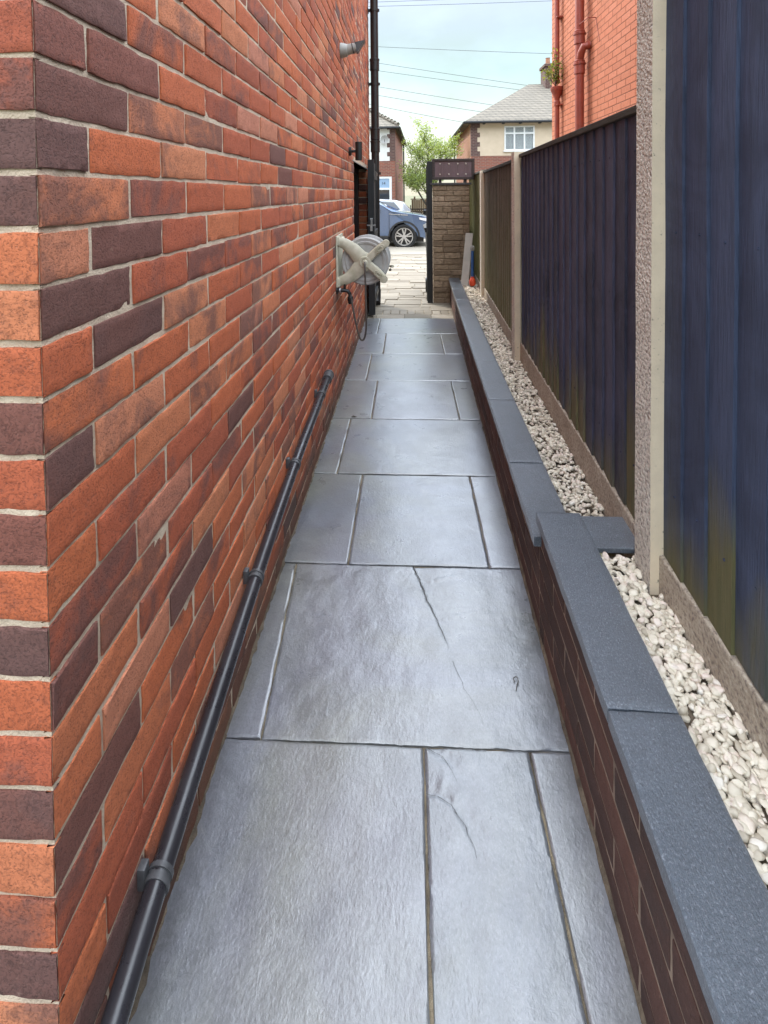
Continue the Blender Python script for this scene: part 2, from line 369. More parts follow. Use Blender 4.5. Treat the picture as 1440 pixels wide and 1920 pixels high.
def leaf_mat(name, c1, c2):
    m, t, b = newmat(name)
    a = t.nodes.new('ShaderNodeAttribute'); a.attribute_name = 'bc'
    sp = t.nodes.new('ShaderNodeSeparateColor'); t.links.new(a.outputs['Color'], sp.inputs[0])
    c = ramp(t, sp.outputs[0], [(0, c2), (1, c1)])
    t.links.new(c, b.inputs['Base Color']); b.inputs['Roughness'].default_value = .55
    tr = nd(t, 'ShaderNodeBsdfTranslucent'); t.links.new(mix(t, 1., c, (1.6, 1.5, .6), 'MULTIPLY'), tr.inputs['Color'])
    ms = t.nodes.new('ShaderNodeMixShader'); ms.inputs[0].default_value = .42
    t.links.new(b.outputs[0], ms.inputs[1]); t.links.new(tr.outputs[0], ms.inputs[2])
    t.links.new(ms.outputs[0], t.nodes['Material Output'].inputs[0])
    return m
M['leaf'] = leaf_mat('spring_leaves', (.34, .40, .15), (.19, .26, .09))
M['leaf2'] = leaf_mat('gutter_plant_leaves', (.24, .27, .07), (.11, .15, .03))

# ------------------------------------------------------------------ brick face generator
CO = .0745
def brick_face(mb, O, U, Wd, length, z0, ncourse, parity=0, hole=None, resf=None, corner=False, tone=None, rough=1.0, depth=.012, endtrim=True):
    O = Vector(O); U = Vector(U); Wd = Vector(Wd)
    for k in range(ncourse):
        v0 = z0 + k * CO + .0042; v1 = v0 + CO - .0084
        u = 0.0; first = True
        while u < length - .02:
            bl = .1025 if (first and (k + parity) % 2 == 0) else .215
            u0, u1 = u, min(u + bl + .001, length)
            u = u1 + .0085 + random.uniform(-.0012, .0012)
            isc = corner and first; first = False
            if u1 - u0 < .02: continue
            if hole and hole(u0, u1, v0, v1): 
                hh = hole(u0, u1, v0, v1)
                if hh is True: continue
                u0, u1 = hh
                if u1 - u0 < .02: continue
            n, m = resf(u0) if resf else (3, 2)
            r = random.random() if tone is None else tone(u0, v0)
            mb.cur = (r, random.random(), random.random(), 1)
            tilt = random.uniform(-.0016, .0016) * rough; tilv = random.uniform(-.0012, .0012) * rough; base = random.uniform(-.0012, .0012) * rough
            j0 = random.uniform(-.0015, .0015) * rough; j1 = random.uniform(-.0015, .0015) * rough
            us = [u0] + [u0 + (u1 - u0) * ((i / n)) for i in range(n + 1)] + [u1]
            e = .0022
            us = [u0, u0 + .0002] + ([u0 + e] if n > 2 else []) + [u0 + e + (u1 - u0 - 2 * e) * i / n for i in range(1, n)] + ([u1 - e] if n > 2 else []) + [u1 - .0002, u1]
            vs = [v0, v0 + .0002] + ([v0 + e] if n > 2 else []) + [v0 + e + (v1 - v0 - 2 * e) * i / m for i in range(1, m)] + ([v1 - e] if n > 2 else []) + [v1 - .0002, v1]
            nu, nv = len(us), len(vs); idx = []
            for a, uu in enumerate(us):
                col = []
                for c_, vv in enumerate(vs):
                    p = O + U * uu; p.z = vv
                    n1 = nz3(p.x + 3, p.y, p.z, 38); n2 = nz3(p.x, p.y + 9, p.z, 110); n3 = nz3(p.x, p.y, p.z + 5, 240)
                    wv = base + tilt * ((uu - u0) / (u1 - u0) - .5) * 2 + tilv * ((vv - v0) / (v1 - v0) - .5) * 2 + (.0011 * n1 + .0009 * n2 + .0004 * n3) * rough
                    ub, vb = uu, vv
                    edge_u = a in (0, 1, nu - 2, nu - 1); edge_v = c_ in (0, 1, nv - 2, nv - 1)
                    if edge_v:
                        vb += (.0022 * nz3(p.x, p.y, p.z, 30) + .0012 * n2) * rough + (j0 if c_ < 2 else j1)
                        wv -= .0007 + .0012 * abs(n2)
                    if edge_u and not (isc and a < 2):
                        ub += (.0022 * nz3(p.x + 7, p.y, p.z, 30) + .001 * n2) * rough; wv -= .0007 + .0012 * abs(n2)
                    skirt = a in (0, nu - 1) or c_ in (0, nv - 1)
                    if isc and a < 2 and c_ not in (0, nv - 1):
                        cut = .0028 + .0022 * (0.5 + nz3(0, 0, p.z, 45)) + .0012 * nz3(0, 0, p.z, 160)
                        ub = u0 + cut; wv = -cut; skirt = False
                    if skirt: wv = -depth
                    q = O + U * ub + Wd * wv; q.z = vb
                    col.append(mb.vert(q))
                idx.append(col)
            for a in range(nu - 1):
                for c_ in range(nv - 1):
                    mb.face((idx[a][c_], idx[a + 1][c_], idx[a + 1][c_ + 1], idx[a][c_ + 1]))
    mb.cur = (0, 0, 0, 1)

# ------------------------------------------------------------------ the ground
def gz(y):                                                   # the drive falls away beyond the pillar
    if y < 6.5: return 0.0
    if y < 16: return -.0316 * (y - 6.5)
    return -.30
g = MB(); ys = [-60, -10, 0, 6.5, 9, 12, 16, 20, 60, 400]; xs = [-300, -40, -8, 0, 8, 40, 300]
gi = [[g.vert((x, y, gz(y) - .05)) for x in xs] for y in ys]
for a in range(len(ys) - 1):
    for b_ in range(len(xs) - 1): g.face((gi[a][b_], gi[a][b_ + 1], gi[a + 1][b_ + 1], gi[a + 1][b_]))
M['ground'] = plain('earth_and_grass', (.16, .15, .08), (.10, .10, .05), 3, .95, .4, 30)
tag(g.build('ground', M['ground']), kind='structure')

def drive_mat():
    m, t, b = newmat('cream_sandstone')
    a = t.nodes.new('ShaderNodeAttribute'); a.attribute_name = 'bc'
    sp = t.nodes.new('ShaderNodeSeparateColor'); t.links.new(a.outputs['Color'], sp.inputs[0])
    c = ramp(t, sp.outputs[0], [(0, (.19, .16, .115)), (.5, (.25, .215, .16)), (1, (.30, .26, .20))])
    c = mix(t, ramp(t, noise_(t, objco(t, (.5, 2, 1)), 9, 5), [(.4, 0), (.7, .6)]), c, mix(t, 1., c, (.65, .6, .55), 'MULTIPLY'))
    t.links.new(c, b.inputs['Base Color']); b.inputs['Roughness'].default_value = .7
    bump(t, b, noise_(t, objco(t, (.6, 2, 1)), 22, 5), .5, .012)
    return m
M['drive'] = drive_mat()
M['drivejoint'] = plain('pale_joint_sand', (.30, .25, .18), (.2, .165, .12), 25, .95, .5, 200)
LWS = .0245
def lw(y): return .352 + LWS * y                             # face of the low wall along the path
def slab(mb, poly, res, seed, feats=(), mi=0):
    """poly: x0(y), x1(y), y0, y1; one riven slab with a bevelled, uneven edge"""
    x0, x1, y0, y1 = poly
    g = .0025
    mb.cur = (random.random(), random.random(), random.random(), 1)
    tiltx, tilty, base = random.uniform(-.0012, .0012), random.uniform(-.0012, .0012), random.uniform(-.001, .001)
    ny = max(2, int((y1 - y0) / res)); nx = max(2, int((x1(y0) - x0(y0)) / res))
    e = .0035
    def seq(n): return [(0, 0), (0, .0001), (0, e), (0, 2.4 * e)] + [(i / n, 0) for i in range(1, n)] + [(1, -2.4 * e), (1, -e), (1, -.0001), (1, 0)]
    ty, tx = seq(ny), seq(nx); idx = []
    for a, t in enumerate(ty):
        row = []
        ya, yb = y0 + g, y1 - g
        y = ya + (yb - ya) * t[0] + t[1]
        xa, xb = x0(y) + g, x1(y) - g
        for c, s in enumerate(tx):
            x = xa + (xb - xa) * s[0] + s[1]
            h = base + tiltx * (2 * (x - xa) / (xb - xa) - 1) + tilty * (2 * (y - ya) / (yb - ya) - 1)
            h += .0014 * nz3(x + seed, y, 0, 6) + .0009 * nz3(x, y + seed, 0, 19) + .0004 * nz3(x, y, seed, 60)
            for ft in feats: h += ft(x, y)
            eu = c in (0, 1, len(tx) - 1, len(tx) - 2); ev = a in (0, 1, len(ty) - 1, len(ty) - 2)
            px, py = x, y
            if eu: h -= .0022; px += .0026 * nz3(x, y, seed, 14) + .0016 * nz3(x, y, seed, 60)
            if ev: h -= .0022; py += .0026 * nz3(x, y, seed + 3, 14) + .0016 * nz3(x, y, seed, 60)
            if a in (0, len(ty) - 1) or c in (0, len(tx) - 1): h = -.03
            row.append(mb.vert((px, py, h)))
        idx.append(row)
    for a in range(len(ty) - 1):
        for c in range(len(tx) - 1):
            mb.face((idx[a][c], idx[a][c + 1], idx[a + 1][c + 1], idx[a + 1][c]), mi)
    mb.cur = (0, 0, 0, 1)
def step(poly, drop, width):
    """riven ledge: the ground right of the polyline drops sharply then fades back over width"""
    def f(x, y):
        best = None; n = len(poly) - 1
        for i, ((ax, ay), (bx, by)) in enumerate(zip(poly, poly[1:])):
            dx, dy = bx - ax, by - ay; l2 = dx * dx + dy * dy
            t = ((x - ax) * dx + (y - ay) * dy) / l2
            if (t < 0 and i > 0) or (t > 1 and i < n - 1): continue
            sd = ((x - ax) * dy - (y - ay) * dx) / sqrt(l2)
            if best is None or abs(sd) < abs(best[0]): best = (sd, min(max((i + t) / n, 0), 1))
        if best is None: return 0
        sd = -best[0] + .004 * nz3(x, y, 2, 50)
        if sd < 0 or sd > width: return 0
        return -drop * (1 - sd / width) * (1 - best[1]) ** .7
    return f
p = MB()
k = lambda v: (lambda y: v)
XL = -.492
rows = [(-1.22, -.61, [XL, -.1, .3]), (-.61, .012, [XL, .12]), (.012, .625, [XL, -.2, .29]), (.625, 1.237, [XL, .029, .287]), (1.237, 1.852, [XL, 'slant']),
        (1.852, 2.462, [XL, -.232, .289]), (2.462, 3.078, [XL, -.358]), (3.078, 3.718, [XL, -.233, .305]), (3.718, 4.346, [XL, -.318]),
        (4.346, 4.982, [XL, -.223, .305]), (4.982, 5.585, [XL, -.312])]
crackB = [(.01, 1.845), (.035, 1.77), (.055, 1.69), (.085, 1.61), (.10, 1.56), (.115, 1.50)]
crackA1 = [(.034, 1.232), (.07, 1.215), (.095, 1.185), (.103, 1.155)]
crackA2 = [(.032, 1.135), (.06, 1.130), (.085, 1.115), (.112, 1.08), (.128, 1.045), (.131, 1.02)]
for ri, (y0, y1, js) in enumerate(rows):
    ed = []
    for j in js:
        ed.append((lambda y: -.423 + (1.84 - y) * .07) if j == 'slant' else k(j))
    ed.append(lambda y: lw(y) + .012)
    for i in range(len(ed) - 1):
        near = y0 > .5 and y1 < 2
        fe = []
        if ri == 4 and i == 1: fe = [step(crackB, .0045, .16)]
        if ri == 3 and i == 1: fe = [step(crackA1, .0022, .05), step(crackA2, .0030, .06)]
        slab(p, (ed[i], ed[i + 1], y0, y1), .007 if fe else .02 if near else .04, ri * 5.3 + i * 2.1, fe)
# the short band of flags and setts at the end of the alley
for a, b_ in ((XL, -.36), (-.36, -.05), (-.05, .25), (.25, .52)): slab(p, (k(a), k(b_), 5.585, 5.785), .05, a * 9, mi=3)
x = XL
while x < .5:
    wv = random.uniform(.088, .105); slab(p, (k(x + .003), k(min(x + wv - .003, .52)), 5.789, 5.961), .045, x * 7, mi=3); x += wv
# flakes and hair cracks lying in the slab faces
def hair(poly, r, z=.0006):
    pts = []
    for (ax, ay), (bx, by) in zip(poly, poly[1:]):
        for i in range(6):
            t = i / 6; X = ax + (bx - ax) * t; Y = ay + (by - ay) * t
            pts.append((X + .004 * nz3(X, Y, 1, 40), Y + .004 * nz3(X, Y, 8, 40), z))
    n0 = len(pts)
    prev = None
    for i, q in enumerate(pts):
        wv = r * (1 - .8 * i / n0) * (.6 + .8 * abs(nz3(q[0], q[1], 0, 90)))
        a = p.vert((q[0] - wv, q[1], z + .0006)); b_ = p.vert((q[0] + wv, q[1] + wv * .6, z + .0006))
        if prev: p.face((prev[0], prev[1], b_, a), 2)
        prev = (a, b_)
hair(crackB, .0022, .0008); hair(crackA1, .0009, .0008); hair(crackA2, .0011, .0008)
hair([(.12, 1.47), (.145, 1.39), (.175, 1.33), (.185, 1.29)], .0006, .0012)
# bed of sandy jointing under the slabs
p.face([p.vert(q) for q in ((XL - .02, -1.3, -.0075), (.55, -1.3, -.0075), (.55, 5.97, -.0075), (XL - .02, 5.97, -.0075))], 1)
tag(p.build('path', [M['slab'], M['joint'], M['crack'], M['drive']], smooth=True, fix=False), kind='structure')

# mortar fillet and dirt along the foot of the house wall belongs to the path edge
fl = MB()
prev = None
for i in range(420):
    y = .3 + i * .0148; h = .005 + .005 * nz3(0, y, 0, 7) + .006 * nz3(0, y, 3, 31); wv = .004 + .004 * nz3(2, y, 0, 9) + .005 * nz3(5, y, 0, 40)
    a = fl.vert((-.4835, y, h + .012)); b_ = fl.vert((-.476 + wv * .4, y, h * .7)); c = fl.vert((-.474 + wv * 1.5, y, .0015))
    if prev: fl.face((prev[0], prev[1], b_, a)); fl.face((prev[1], prev[2], c, b_))
    prev = (a, b_, c)
prev = None
for i in range(150):
    y = .2 + i * .039; wv = .005 + .004 * nz3(7, y, 0, 9) + .005 * nz3(5, y, 4, 40); X = lw(y)
    a = fl.vert((X + .016, y, .014 + .006 * nz3(1, y, 0, 30))); c = fl.vert((X + .006 - wv, y, .0012))
    if prev: fl.face((prev[0], prev[1], c, a))
    prev = (a, c)
tag(fl.build('path_edge_mortar', M['dirt'], smooth='all', fix=False), kind='structure')

# patio corner round the left of the house front
q = MB()
for i in range(5):
    for j in range(3):
        X0 = -.497 - (i + 1) * .61; Y0 = -1.22 + j * .615
        slab(q, (k(X0), k(X0 + .607), Y0, Y0 + .612), .08, i * 3.1 + j)
q.face([q.vert(v) for v in ((-3.7, -1.3, -.0085), (-.515, -1.3, -.0085), (-.515, .66, -.0085), (-3.7, .66, -.0085))], 1)
tag(q.build('patio', [M['slab'], M['joint']], smooth=True, fix=False), kind='structure')

# driveway of long cream stone setts
d = MB(); y = 5.968; r_ = 0
while y < 13.2:
    hh = random.choice((.12, .15, .2, .28)) if y < 8 else random.choice((.15, .2, .3))
    x = (-.6 if y < 6.5 else -5) - random.random() * .4
    while x < (.9 if y < 6.4 else 5):
        ln = random.uniform(.3, .8); y1 = y + hh - .008; x1 = x + ln - .008
        d.cur = (random.random(), 0, 0, 1); zo = random.uniform(-.006, .006)
        e = .006; z0, z1 = gz(y) + zo, gz(y1) + zo
        o = [d.vert(v) for v in ((x, y, z0 - .02), (x1, y, z0 - .02), (x1, y1, z1 - .02), (x, y1, z1 - .02), (x + e, y + e, z0), (x1 - e, y + e, z0), (x1 - e, y1 - e, z1), (x + e, y1 - e, z1))]
        for f in ((4, 5, 6, 7), (0, 1, 5, 4), (1, 2, 6, 5), (2, 3, 7, 6), (3, 0, 4, 7)): d.face([o[i] for i in f])
        x += ln
    y += hh
d.cur = (0, 0, 0, 1)
bd = [[d.vert((x, yy, gz(yy) - .011)) for x in (-5.4, 6)] for yy in (5.972, 6.5, 13.25)]
for a in range(2): d.face((bd[a][0], bd[a][1], bd[a + 1][1], bd[a + 1][0]), 1)
d.cur = (.5, 0, 0, 1); d.vert((0, 8, -1))
tag(d.build('driveway', [M['drive'], M['drivejoint']], fix=False), kind='structure')
pv = MB(); pv.box((-30, 13.26, -.45), (30, 17.6, gz(13.3) + .012), 0, .02)
M['pave'] = plain('pale_concrete_pavement', (.30, .26, .20), (.24, .21, .165), 2.5, .85, .3, 40)
tag(pv.build('pavement', M['pave']), kind='structure')
rd = MB()
a = [rd.vert(v) for v in ((-60, 17.6, -.335), (60, 17.6, -.335), (60, 23.4, -.325), (-60, 23.4, -.325))]; rd.face(a)
M['asphalt'] = plain('asphalt', (.075, .075, .078), (.05, .05, .052), 6, .9, .5, 90)
tag(rd.build('road', M['asphalt'], fix=False), kind='structure')
pv = MB(); pv.box((-60, 23.4, -.5), (60, 25.1, -.22), 0, .02)
tag(pv.build('far_pavement', M['pave']), kind='structure')

# ------------------------------------------------------------------ left brick house
WX, WY0, WY1, WH = -.475, .637, 6.43, 5.5
DY0, DY1, DB, DZ = 4.5, 5.95, .80, 1.655                     # recessed window
house = thing('brick_house', 'red brick house with a weathered brick side wall on the left of the path', 'house', (WX, WY0, 0))
iv = Matrix.Translation((-WX, -WY0, 0))
zc0 = 1.402 - 19 * CO
def resf(u):
    y = WY0 + u
    return (14, 5) if y < 1.3 else (9, 4) if y < 2.0 else (5, 3) if y < 3.2 else (3, 2) if y < 4.5 else (2, 2)
def hole(u0, u1, v0, v1):
    a, b_ = WY0 + u0, WY0 + u1
    if v0 > DZ - .02 or v1 < DB + .02 or b_ <= DY0 or a >= DY1: return None
    if a < DY0 - .02 : return (u0, DY0 - WY0)
    if b_ > DY1 + .02: return (DY1 - WY0, u1)
    return True
def wtone(u, v):
    r = random.random()
    if random.random() < (.26 if u < .13 else .08 if u < .4 else .03): return r * .2
    return .30 + .68 * (r ** .85)
wb = MB()
nc = int((WH - zc0) / CO)
brick_face(wb, (0, 0, 0), (0, 1, 0), (1, 0, 0), WY1 - WY0, zc0, nc, parity=1, hole=hole, resf=resf, corner=True, tone=wtone)
brick_face(wb, (0, 0, 0), (-1, 0, 0), (0, -1, 0), 2.4, zc0, nc, parity=0, resf=lambda u: (12, 5) if u < .4 else (3, 2), corner=True, tone=wtone)
kz = math.ceil((DB - zc0) / CO)
brick_face(wb, (-.006, DY1 - WY0, 0), (-1, 0, 0), (0, -1, 0), .1, zc0 + kz * CO, int((DZ - zc0) / CO) - kz, parity=0, resf=lambda u: (3, 2), tone=wtone)
wb.cur = (.4, .4, .4, 1)
D = .0030
def bx(a, b_, mi=1): wb.box((a[0] - WX, a[1] - WY0, a[2]), (b_[0] - WX, b_[1] - WY0, b_[2]), mi)
bx((-6.5, WY0 + D, -.2), (WX - D, DY0, WH)); bx((-6.5, DY0, DZ), (WX - D, DY1 + .004, WH)); bx((-6.5, DY1 + .004, -.2), (WX - D, WY1, WH)); bx((-6.5, DY0, DB), (WX - .20, DY1 + .004, DZ)); bx((-6.5, DY0, -.2), (WX - D, DY1 + .004, DB))
wb.build('wall', [M['brick'], M['mortar']], house, smooth=True, fix=False)
rf = MB()
zb = WH + .004; pr = [(-6.9, zb), (-.30, zb), (-.30, zb + .12), (-3.5, zb + 2.3), (-6.9, zb + .12)]
rf.prism(pr, lambda u, v, dd: (u - WX, dd - WY0, v), WY0 - .3, WY1 + .25)
M['tile'] = brick_tex_mat('roof_tiles', (.20, .155, .115), (.27, .215, .165), (.09, .075, .06), .22, .13, .012)
rf.build('roof', M['tile'], house)
y0_, y1_ = DY0 - WY0, DY1 - WY0
fr = MB(); fr.box((-.165, y0_ + .001, DB + .001), (-.095, y0_ + .06, DZ - .001), 0, .003); fr.box((-.165, y1_ - .06, DB + .001), (-.095, y1_ - .001, DZ - .001), 0, .003)
for a, c in ((DB + .001, DB + .06), (DZ - .06, DZ - .001)): fr.box((-.164, y0_ + .06, a), (-.096, y1_ - .06, c), 0, .003)
fr.box((-.160, (y0_ + y1_) / 2 - .03, DB + .06), (-.10, (y0_ + y1_) / 2 + .03, DZ - .06), 0, .003)
wn_ = fr.build('window', M['darkdoor'], house)
dr = MB(); dr.box((-.145, y0_ + .05, DB + .05), (-.137, y1_ - .05, DZ - .05)); dr.build('pane', M['sideglass'], wn_)
si = MB(); si.box((-.10, y0_ - .04, DB - .045), (.035, y1_ + .04, DB - .002), 0, .004); si.build('sill', M['darkdoor'], wn_)
ln = MB(); ln.box((-.10, DY0 - WY0 - .1, DZ - .0), (.004, DY1 - WY0 + .1, DZ + .012), 0, .002); ln.build('lintel', M['greyplastic'], house)

def spline(pts, n=6):
    P = [Vector(q) for q in pts]; out = []
    for i in range(len(P) - 1):
        a, b2, c, e = P[max(i - 1, 0)], P[i], P[i + 1], P[min(i + 2, len(P) - 1)]
        for j in range(n):
            t = j / n; out.append(.5 * ((2 * b2) + (c - a) * t + (2 * a - 5 * b2 + 4 * c - e) * t * t + (3 * b2 - a - 3 * c + e) * t ** 3))
    out.append(P[-1]); return out
# ---- black soil pipe at the end of the wall
PX, PY = -.398, 6.34
dp = thing('drainpipe', 'tall black plastic soil pipe at the far end of the left brick wall', 'drainpipe', (PX, PY, 0))
t_ = MB(); t_.tube([(0, 0, .16), (0, 0, 2.35), (0, 0, 5.6)], .049, 20); t_.build('pipe', M['black_pvc'], dp, smooth=True)
for z in (.34, 1.95, 2.10, 2.95, 3.95):
    c = MB(); c.lathe([(.050, z - .07), (.058, z - .065), (.058, z + .05), (.0625, z + .055), (.0625, z + .075), (.051, z + .08)], n=20); c.build('collar', M['black_pvc'], dp, smooth=True)
sh = MB(); sh.tube([(0, 0, .18), (0, -.015, .10), (0, -.06, .045), (0, -.09, .02)], .054, 16); sh.build('shoe', M['black_pvc'], dp, smooth=True)
for z in (1.62, 2.72, 3.62):
    c = MB(); c.lathe([(.0505, z - .018), (.0545, z - .018), (.0545, z + .018), (.0505, z + .018)], n=20); c.box((-.078, -.012, z - .016), (-.05, .012, z + .016)); c.box((-.078, -.06, z - .018), (-.068, .06, z + .018)); c.box((.05, -.01, z - .016), (.066, .01, z + .016)); c.build('bracket', M['black_pvc'], dp)

# ---- wall light
wl = thing('wall_light', 'black cylindrical up and down light on the left brick wall above the recessed window', 'wall light', (WX, 4.14, 1.715))
b_ = MB(); b_.lathe([(.036, .0), (.036, .018), (.030, .022)], n=20, axis='X'); b_.build('backplate', M['blackplastic'], wl, smooth=True)
b_ = MB(); b_.tube([(.02, 0, 0), (.055, 0, 0)], .012); b_.build('arm', M['blackplastic'], wl)
b_ = MB(); b_.lathe([(.024, -.072), (.028, -.074), (.028, .074), (.024, .072)], (.08, 0, 0), n=22); b_.build('lamp_body', M['blackplastic'], wl, smooth=True)

# ---- security camera
sc = thing('security_camera', 'small grey bullet security camera high on the left brick wall', 'security camera', (WX, 3.69, 2.40))
b_ = MB(); b_.lathe([(.055, 0), (.054, .012), (.048, .035), (.043, .05)], n=22, axis='X'); b_.build('base', M['greyplastic'], sc, smooth=True)
b_ = MB(); b_.tube([(.03, 0, 0), (.06, 0, .008), (.115, -.004, .017)], [.04, .038, .036], 20); b_.build('barrel', M['greyplastic'], sc, smooth=True)
b_ = MB(); b_.tube([(.085, -.003, .012), (.092, -.003, .0135)], .039, 20); b_.build('band', M['clip'], sc, smooth=True)
b_ = MB(); b_.prism([(.105, .05), (.175, .062), (.168, .052), (.125, -.018), (.112, -.018)], lambda u, v, dd: (u, dd, v), -.034, .030); b_.build('visor', M['clip'], sc)

# ---- waste pipe along the foot of the wall
WPK = [(.55, .105), (.66, .138), (.855, .188), (1.41, .278), (1.924, .333), (2.75, .378)]
def wp(y):
    for (a, za), (b2, zb_) in zip(WPK, WPK[1:]):
        if y <= b2 or b2 == 2.75: return Vector((WX + .034, y, za + (zb_ - za) * (y - a) / (b2 - a)))
wpipe = thing('waste_pipe', 'thin black waste pipe clipped low along the left brick wall sloping down towards the viewer', 'pipe', wp(2.73))
o0 = wp(2.73)
b_ = MB(); b_.tube(spline([wp(y) - o0 for y in (2.73, 2.3, 1.924, 1.41, .855, .66)] + [Vector((.0, .60 - 2.73, wp(.6).z - o0.z - .02)), Vector((.0, .585 - 2.73, .03 - o0.z))], 8), .0195, 18); b_.build('pipe', M['waste_pvc'], wpipe, smooth=True)
dv = Vector((0, 1, .098)).normalized()
for y in (.838, 1.41, 1.92, 2.52):
    c = MB()
    for s in (-.007, .007):
        P = wp(y + s) - o0; c.tube([P - dv * .0038, P + dv * .0038], .0225, 18)
    P = wp(y) - o0; c.tube([P - dv * .010, P + dv * .010], .0207, 18)
    c.box((-.034, y - 2.73 - .009, P.z - .012), (-.02, y - 2.73 + .009, P.z + .026), 0, .002); c.build('clip', M['clip'], wpipe, smooth=True)
c = MB(); c.tube([wp(2.70) - o0, wp(2.76) - o0], .0262, 18); c.tube([wp(2.76) - o0, wp(2.772) - o0], .0285, 18); c.build('end_cap', M['clip'], wpipe, smooth=True)

# ---- hose reel
RC = Vector((-.283, 3.33, .925))
hr = thing('hose_reel', 'weathered cream hose reel on a cross shaped bracket on the left brick wall', 'hose reel', RC)
b_ = MB(); b_.lathe([(.03, .03), (.115, .03), (.118, .024), (.130, .022), (.133, .03), (.152, .026), (.160, .034), (.160, .046), (.152, .05), (.05, .05)], n=48, axis='Y'); b_.build('drum_disc', M['reel_grey'], hr, smooth=True)
b_ = MB(); b_.lathe([(.03, .235), (.150, .235), (.160, .24), (.160, .25), (.03, .26)], n=48, axis='Y'); b_.build('drum_disc', M['reel_grey'], hr, smooth=True)
b_ = MB()
hp = []
for i in range(9 * 20): 
    a = 2 * pi * i / 20; hp.append((.118 * cos(a), .062 + .165 * i / 180, .118 * sin(a)))
b_.tube(hp, .0105, 8); b_.lathe([(.10, .05), (.10, .235)], n=24, axis='Y'); b_.build('wound_hose', M['hose'], hr, smooth=True)
def arm(mb, pts, w0, w1, y0, y1):                             # tapering bracket limb in the X-Z plane, bowed forward
    n = len(pts); ra = []
    for i, (x, z) in enumerate(pts):
        a = Vector((pts[min(i + 1, n - 1)][0] - pts[max(i - 1, 0)][0], 0, pts[min(i + 1, n - 1)][1] - pts[max(i - 1, 0)][1])).normalized()
        nr = Vector((-a.z, 0, a.x)); ww = w0 + (w1 - w0) * i / (n - 1); yy = y0 + (y1 - y0) * i / (n - 1)
        c = Vector((x, yy, z))
        ra.append([mb.vert(c + nr * ww * s + Vector((0, dy, 0))) for s, dy in ((-1, .016), (-1, -.004), (-.72, -.012), (0, -.015), (.72, -.012), (1, -.004), (1, .016))])
    for a, b2 in zip(ra, ra[1:]):
        for q_ in range(6): mb.face((a[q_], a[q_ + 1], b2[q_ + 1], b2[q_]))
        mb.face((a[6], a[0], b2[0], b2[6]))
    mb.face(ra[0]); mb.face(ra[-1])
for nm, pts, w0, w1, y1 in (('bracket_arm', [(0, .005), (-.035, .030), (-.08, .082), (-.135, .118), (-.188, .135)], .056, .028, .015), ('bracket_arm', [(0, -.005), (-.035, -.035), (-.08, -.085), (-.13, -.118), (-.188, -.138)], .056, .028, .015),
                            ('bracket_arm', [(0, 0), (.028, .026), (.062, .058), (.098, .090), (.138, .122)], .026, .024, -.012), ('bracket_arm', [(0, 0), (.03, -.024), (.065, -.052), (.095, -.083), (.122, -.112)], .026, .026, -.012)):
    b_ = MB(); arm(b_, pts, w0, w1, 0, y1)
    e = pts[-1]
    b_.lathe([(w1 * .98, -.012), (w1, -.002), (w1, .014)], (e[0], y1, e[1]), 'Y', 16)
    if e[0] < 0: b_.box((-.191, y1 - .02, e[1] - .028), (-.165, y1 + .03, e[1] + .028), 0, .006)
    else:
        aa = math.atan2(e[1], e[0])
        for rr, yy in ((.017, -.0285), (.010, -.031)): b_.tube([(e[0] * .72 + rr * 1.9 * cos(q_ * pi / 8) * cos(aa) - rr * sin(q_ * pi / 8) * sin(aa), yy + .002, e[1] * .72 + rr * 1.9 * cos(q_ * pi / 8) * sin(aa) + rr * sin(q_ * pi / 8) * cos(aa)) for q_ in range(17)], .003, 6, caps=False)
    b_.build(nm, M['reel'], hr, smooth=True)
b_ = MB()
for z in (.135, -.138): b_.tube([(-.175, .0, z), (-.175, .26, z)], .012, 8)
b_.box((-.1915, -.01, -.17), (-.180, .28, .17), 0, .004); b_.build('wall_bracket', M['reel'], hr)
b_ = MB(); b_.lathe([(.040, .012), (.040, -.012), (.036, -.018), (.026, -.019), (.024, -.012), (.017, -.012), (.015, -.026), (.010, -.028)], n=28, axis='Y'); b_.build('hub', M['reel'], hr, smooth=True)
b_ = MB(); b_.lathe([(.006, .30), (.006, .25), (.01, .25)], (0.155, 0, -.09), 'Y', 8); b_.tube([(.0, .27, 0), (.165, .27, -.07)], .008); b_.tube([(.158, .27, -.067), (.175, .22, -.062)], .01); b_.build('crank_handle', M['reel'], hr)
hz = [(0, -.028, 0), (.002, -.045, -.02), (.004, -.05, -.08), (.006, -.05, -.20), (.008, -.045, -.34), (.006, -.04, -.43), (-.004, -.035, -.485), (-.018, -.03, -.508), (-.034, -.028, -.50), (-.05, -.025, -.45), (-.066, -.02, -.38), (-.082, -.01, -.30), (-.092, 0, -.24), (-.098, .005, -.215)]
b_ = MB(); b_.tube(spline(hz), .0062, 10); b_.build('feed_hose', M['hose'], hr, smooth=True)
tp = thing('garden_tap', 'black garden tap with hose connector on the brick wall under the hose reel', 'tap', (WX, 3.34, .735))
b_ = MB(); b_.lathe([(.026, 0), (.026, .01), (.012, .014)], n=16, axis='X'); b_.tube([(.01, 0, 0), (.05, 0, 0), (.075, 0, -.004), (.088, 0, -.022), (.09, 0, -.04)], .0125, 12); b_.build('tap_body', M['blackplastic'], tp, smooth=True)
b_ = MB(); b_.tube([(.055, 0, .01), (.055, 0, .042)], .008); b_.tube([(.035, 0, .045), (.078, 0, .052)], .007); b_.build('tap_lever', M['blackplastic'], tp)
b_ = MB(); b_.lathe([(.016, -.04), (.019, -.045), (.019, -.065), (.015, -.07), (.015, -.082), (.010, -.09)], (.091, 0, 0), n=14); b_.build('hose_connector', M['blackplastic'], tp, smooth=True)
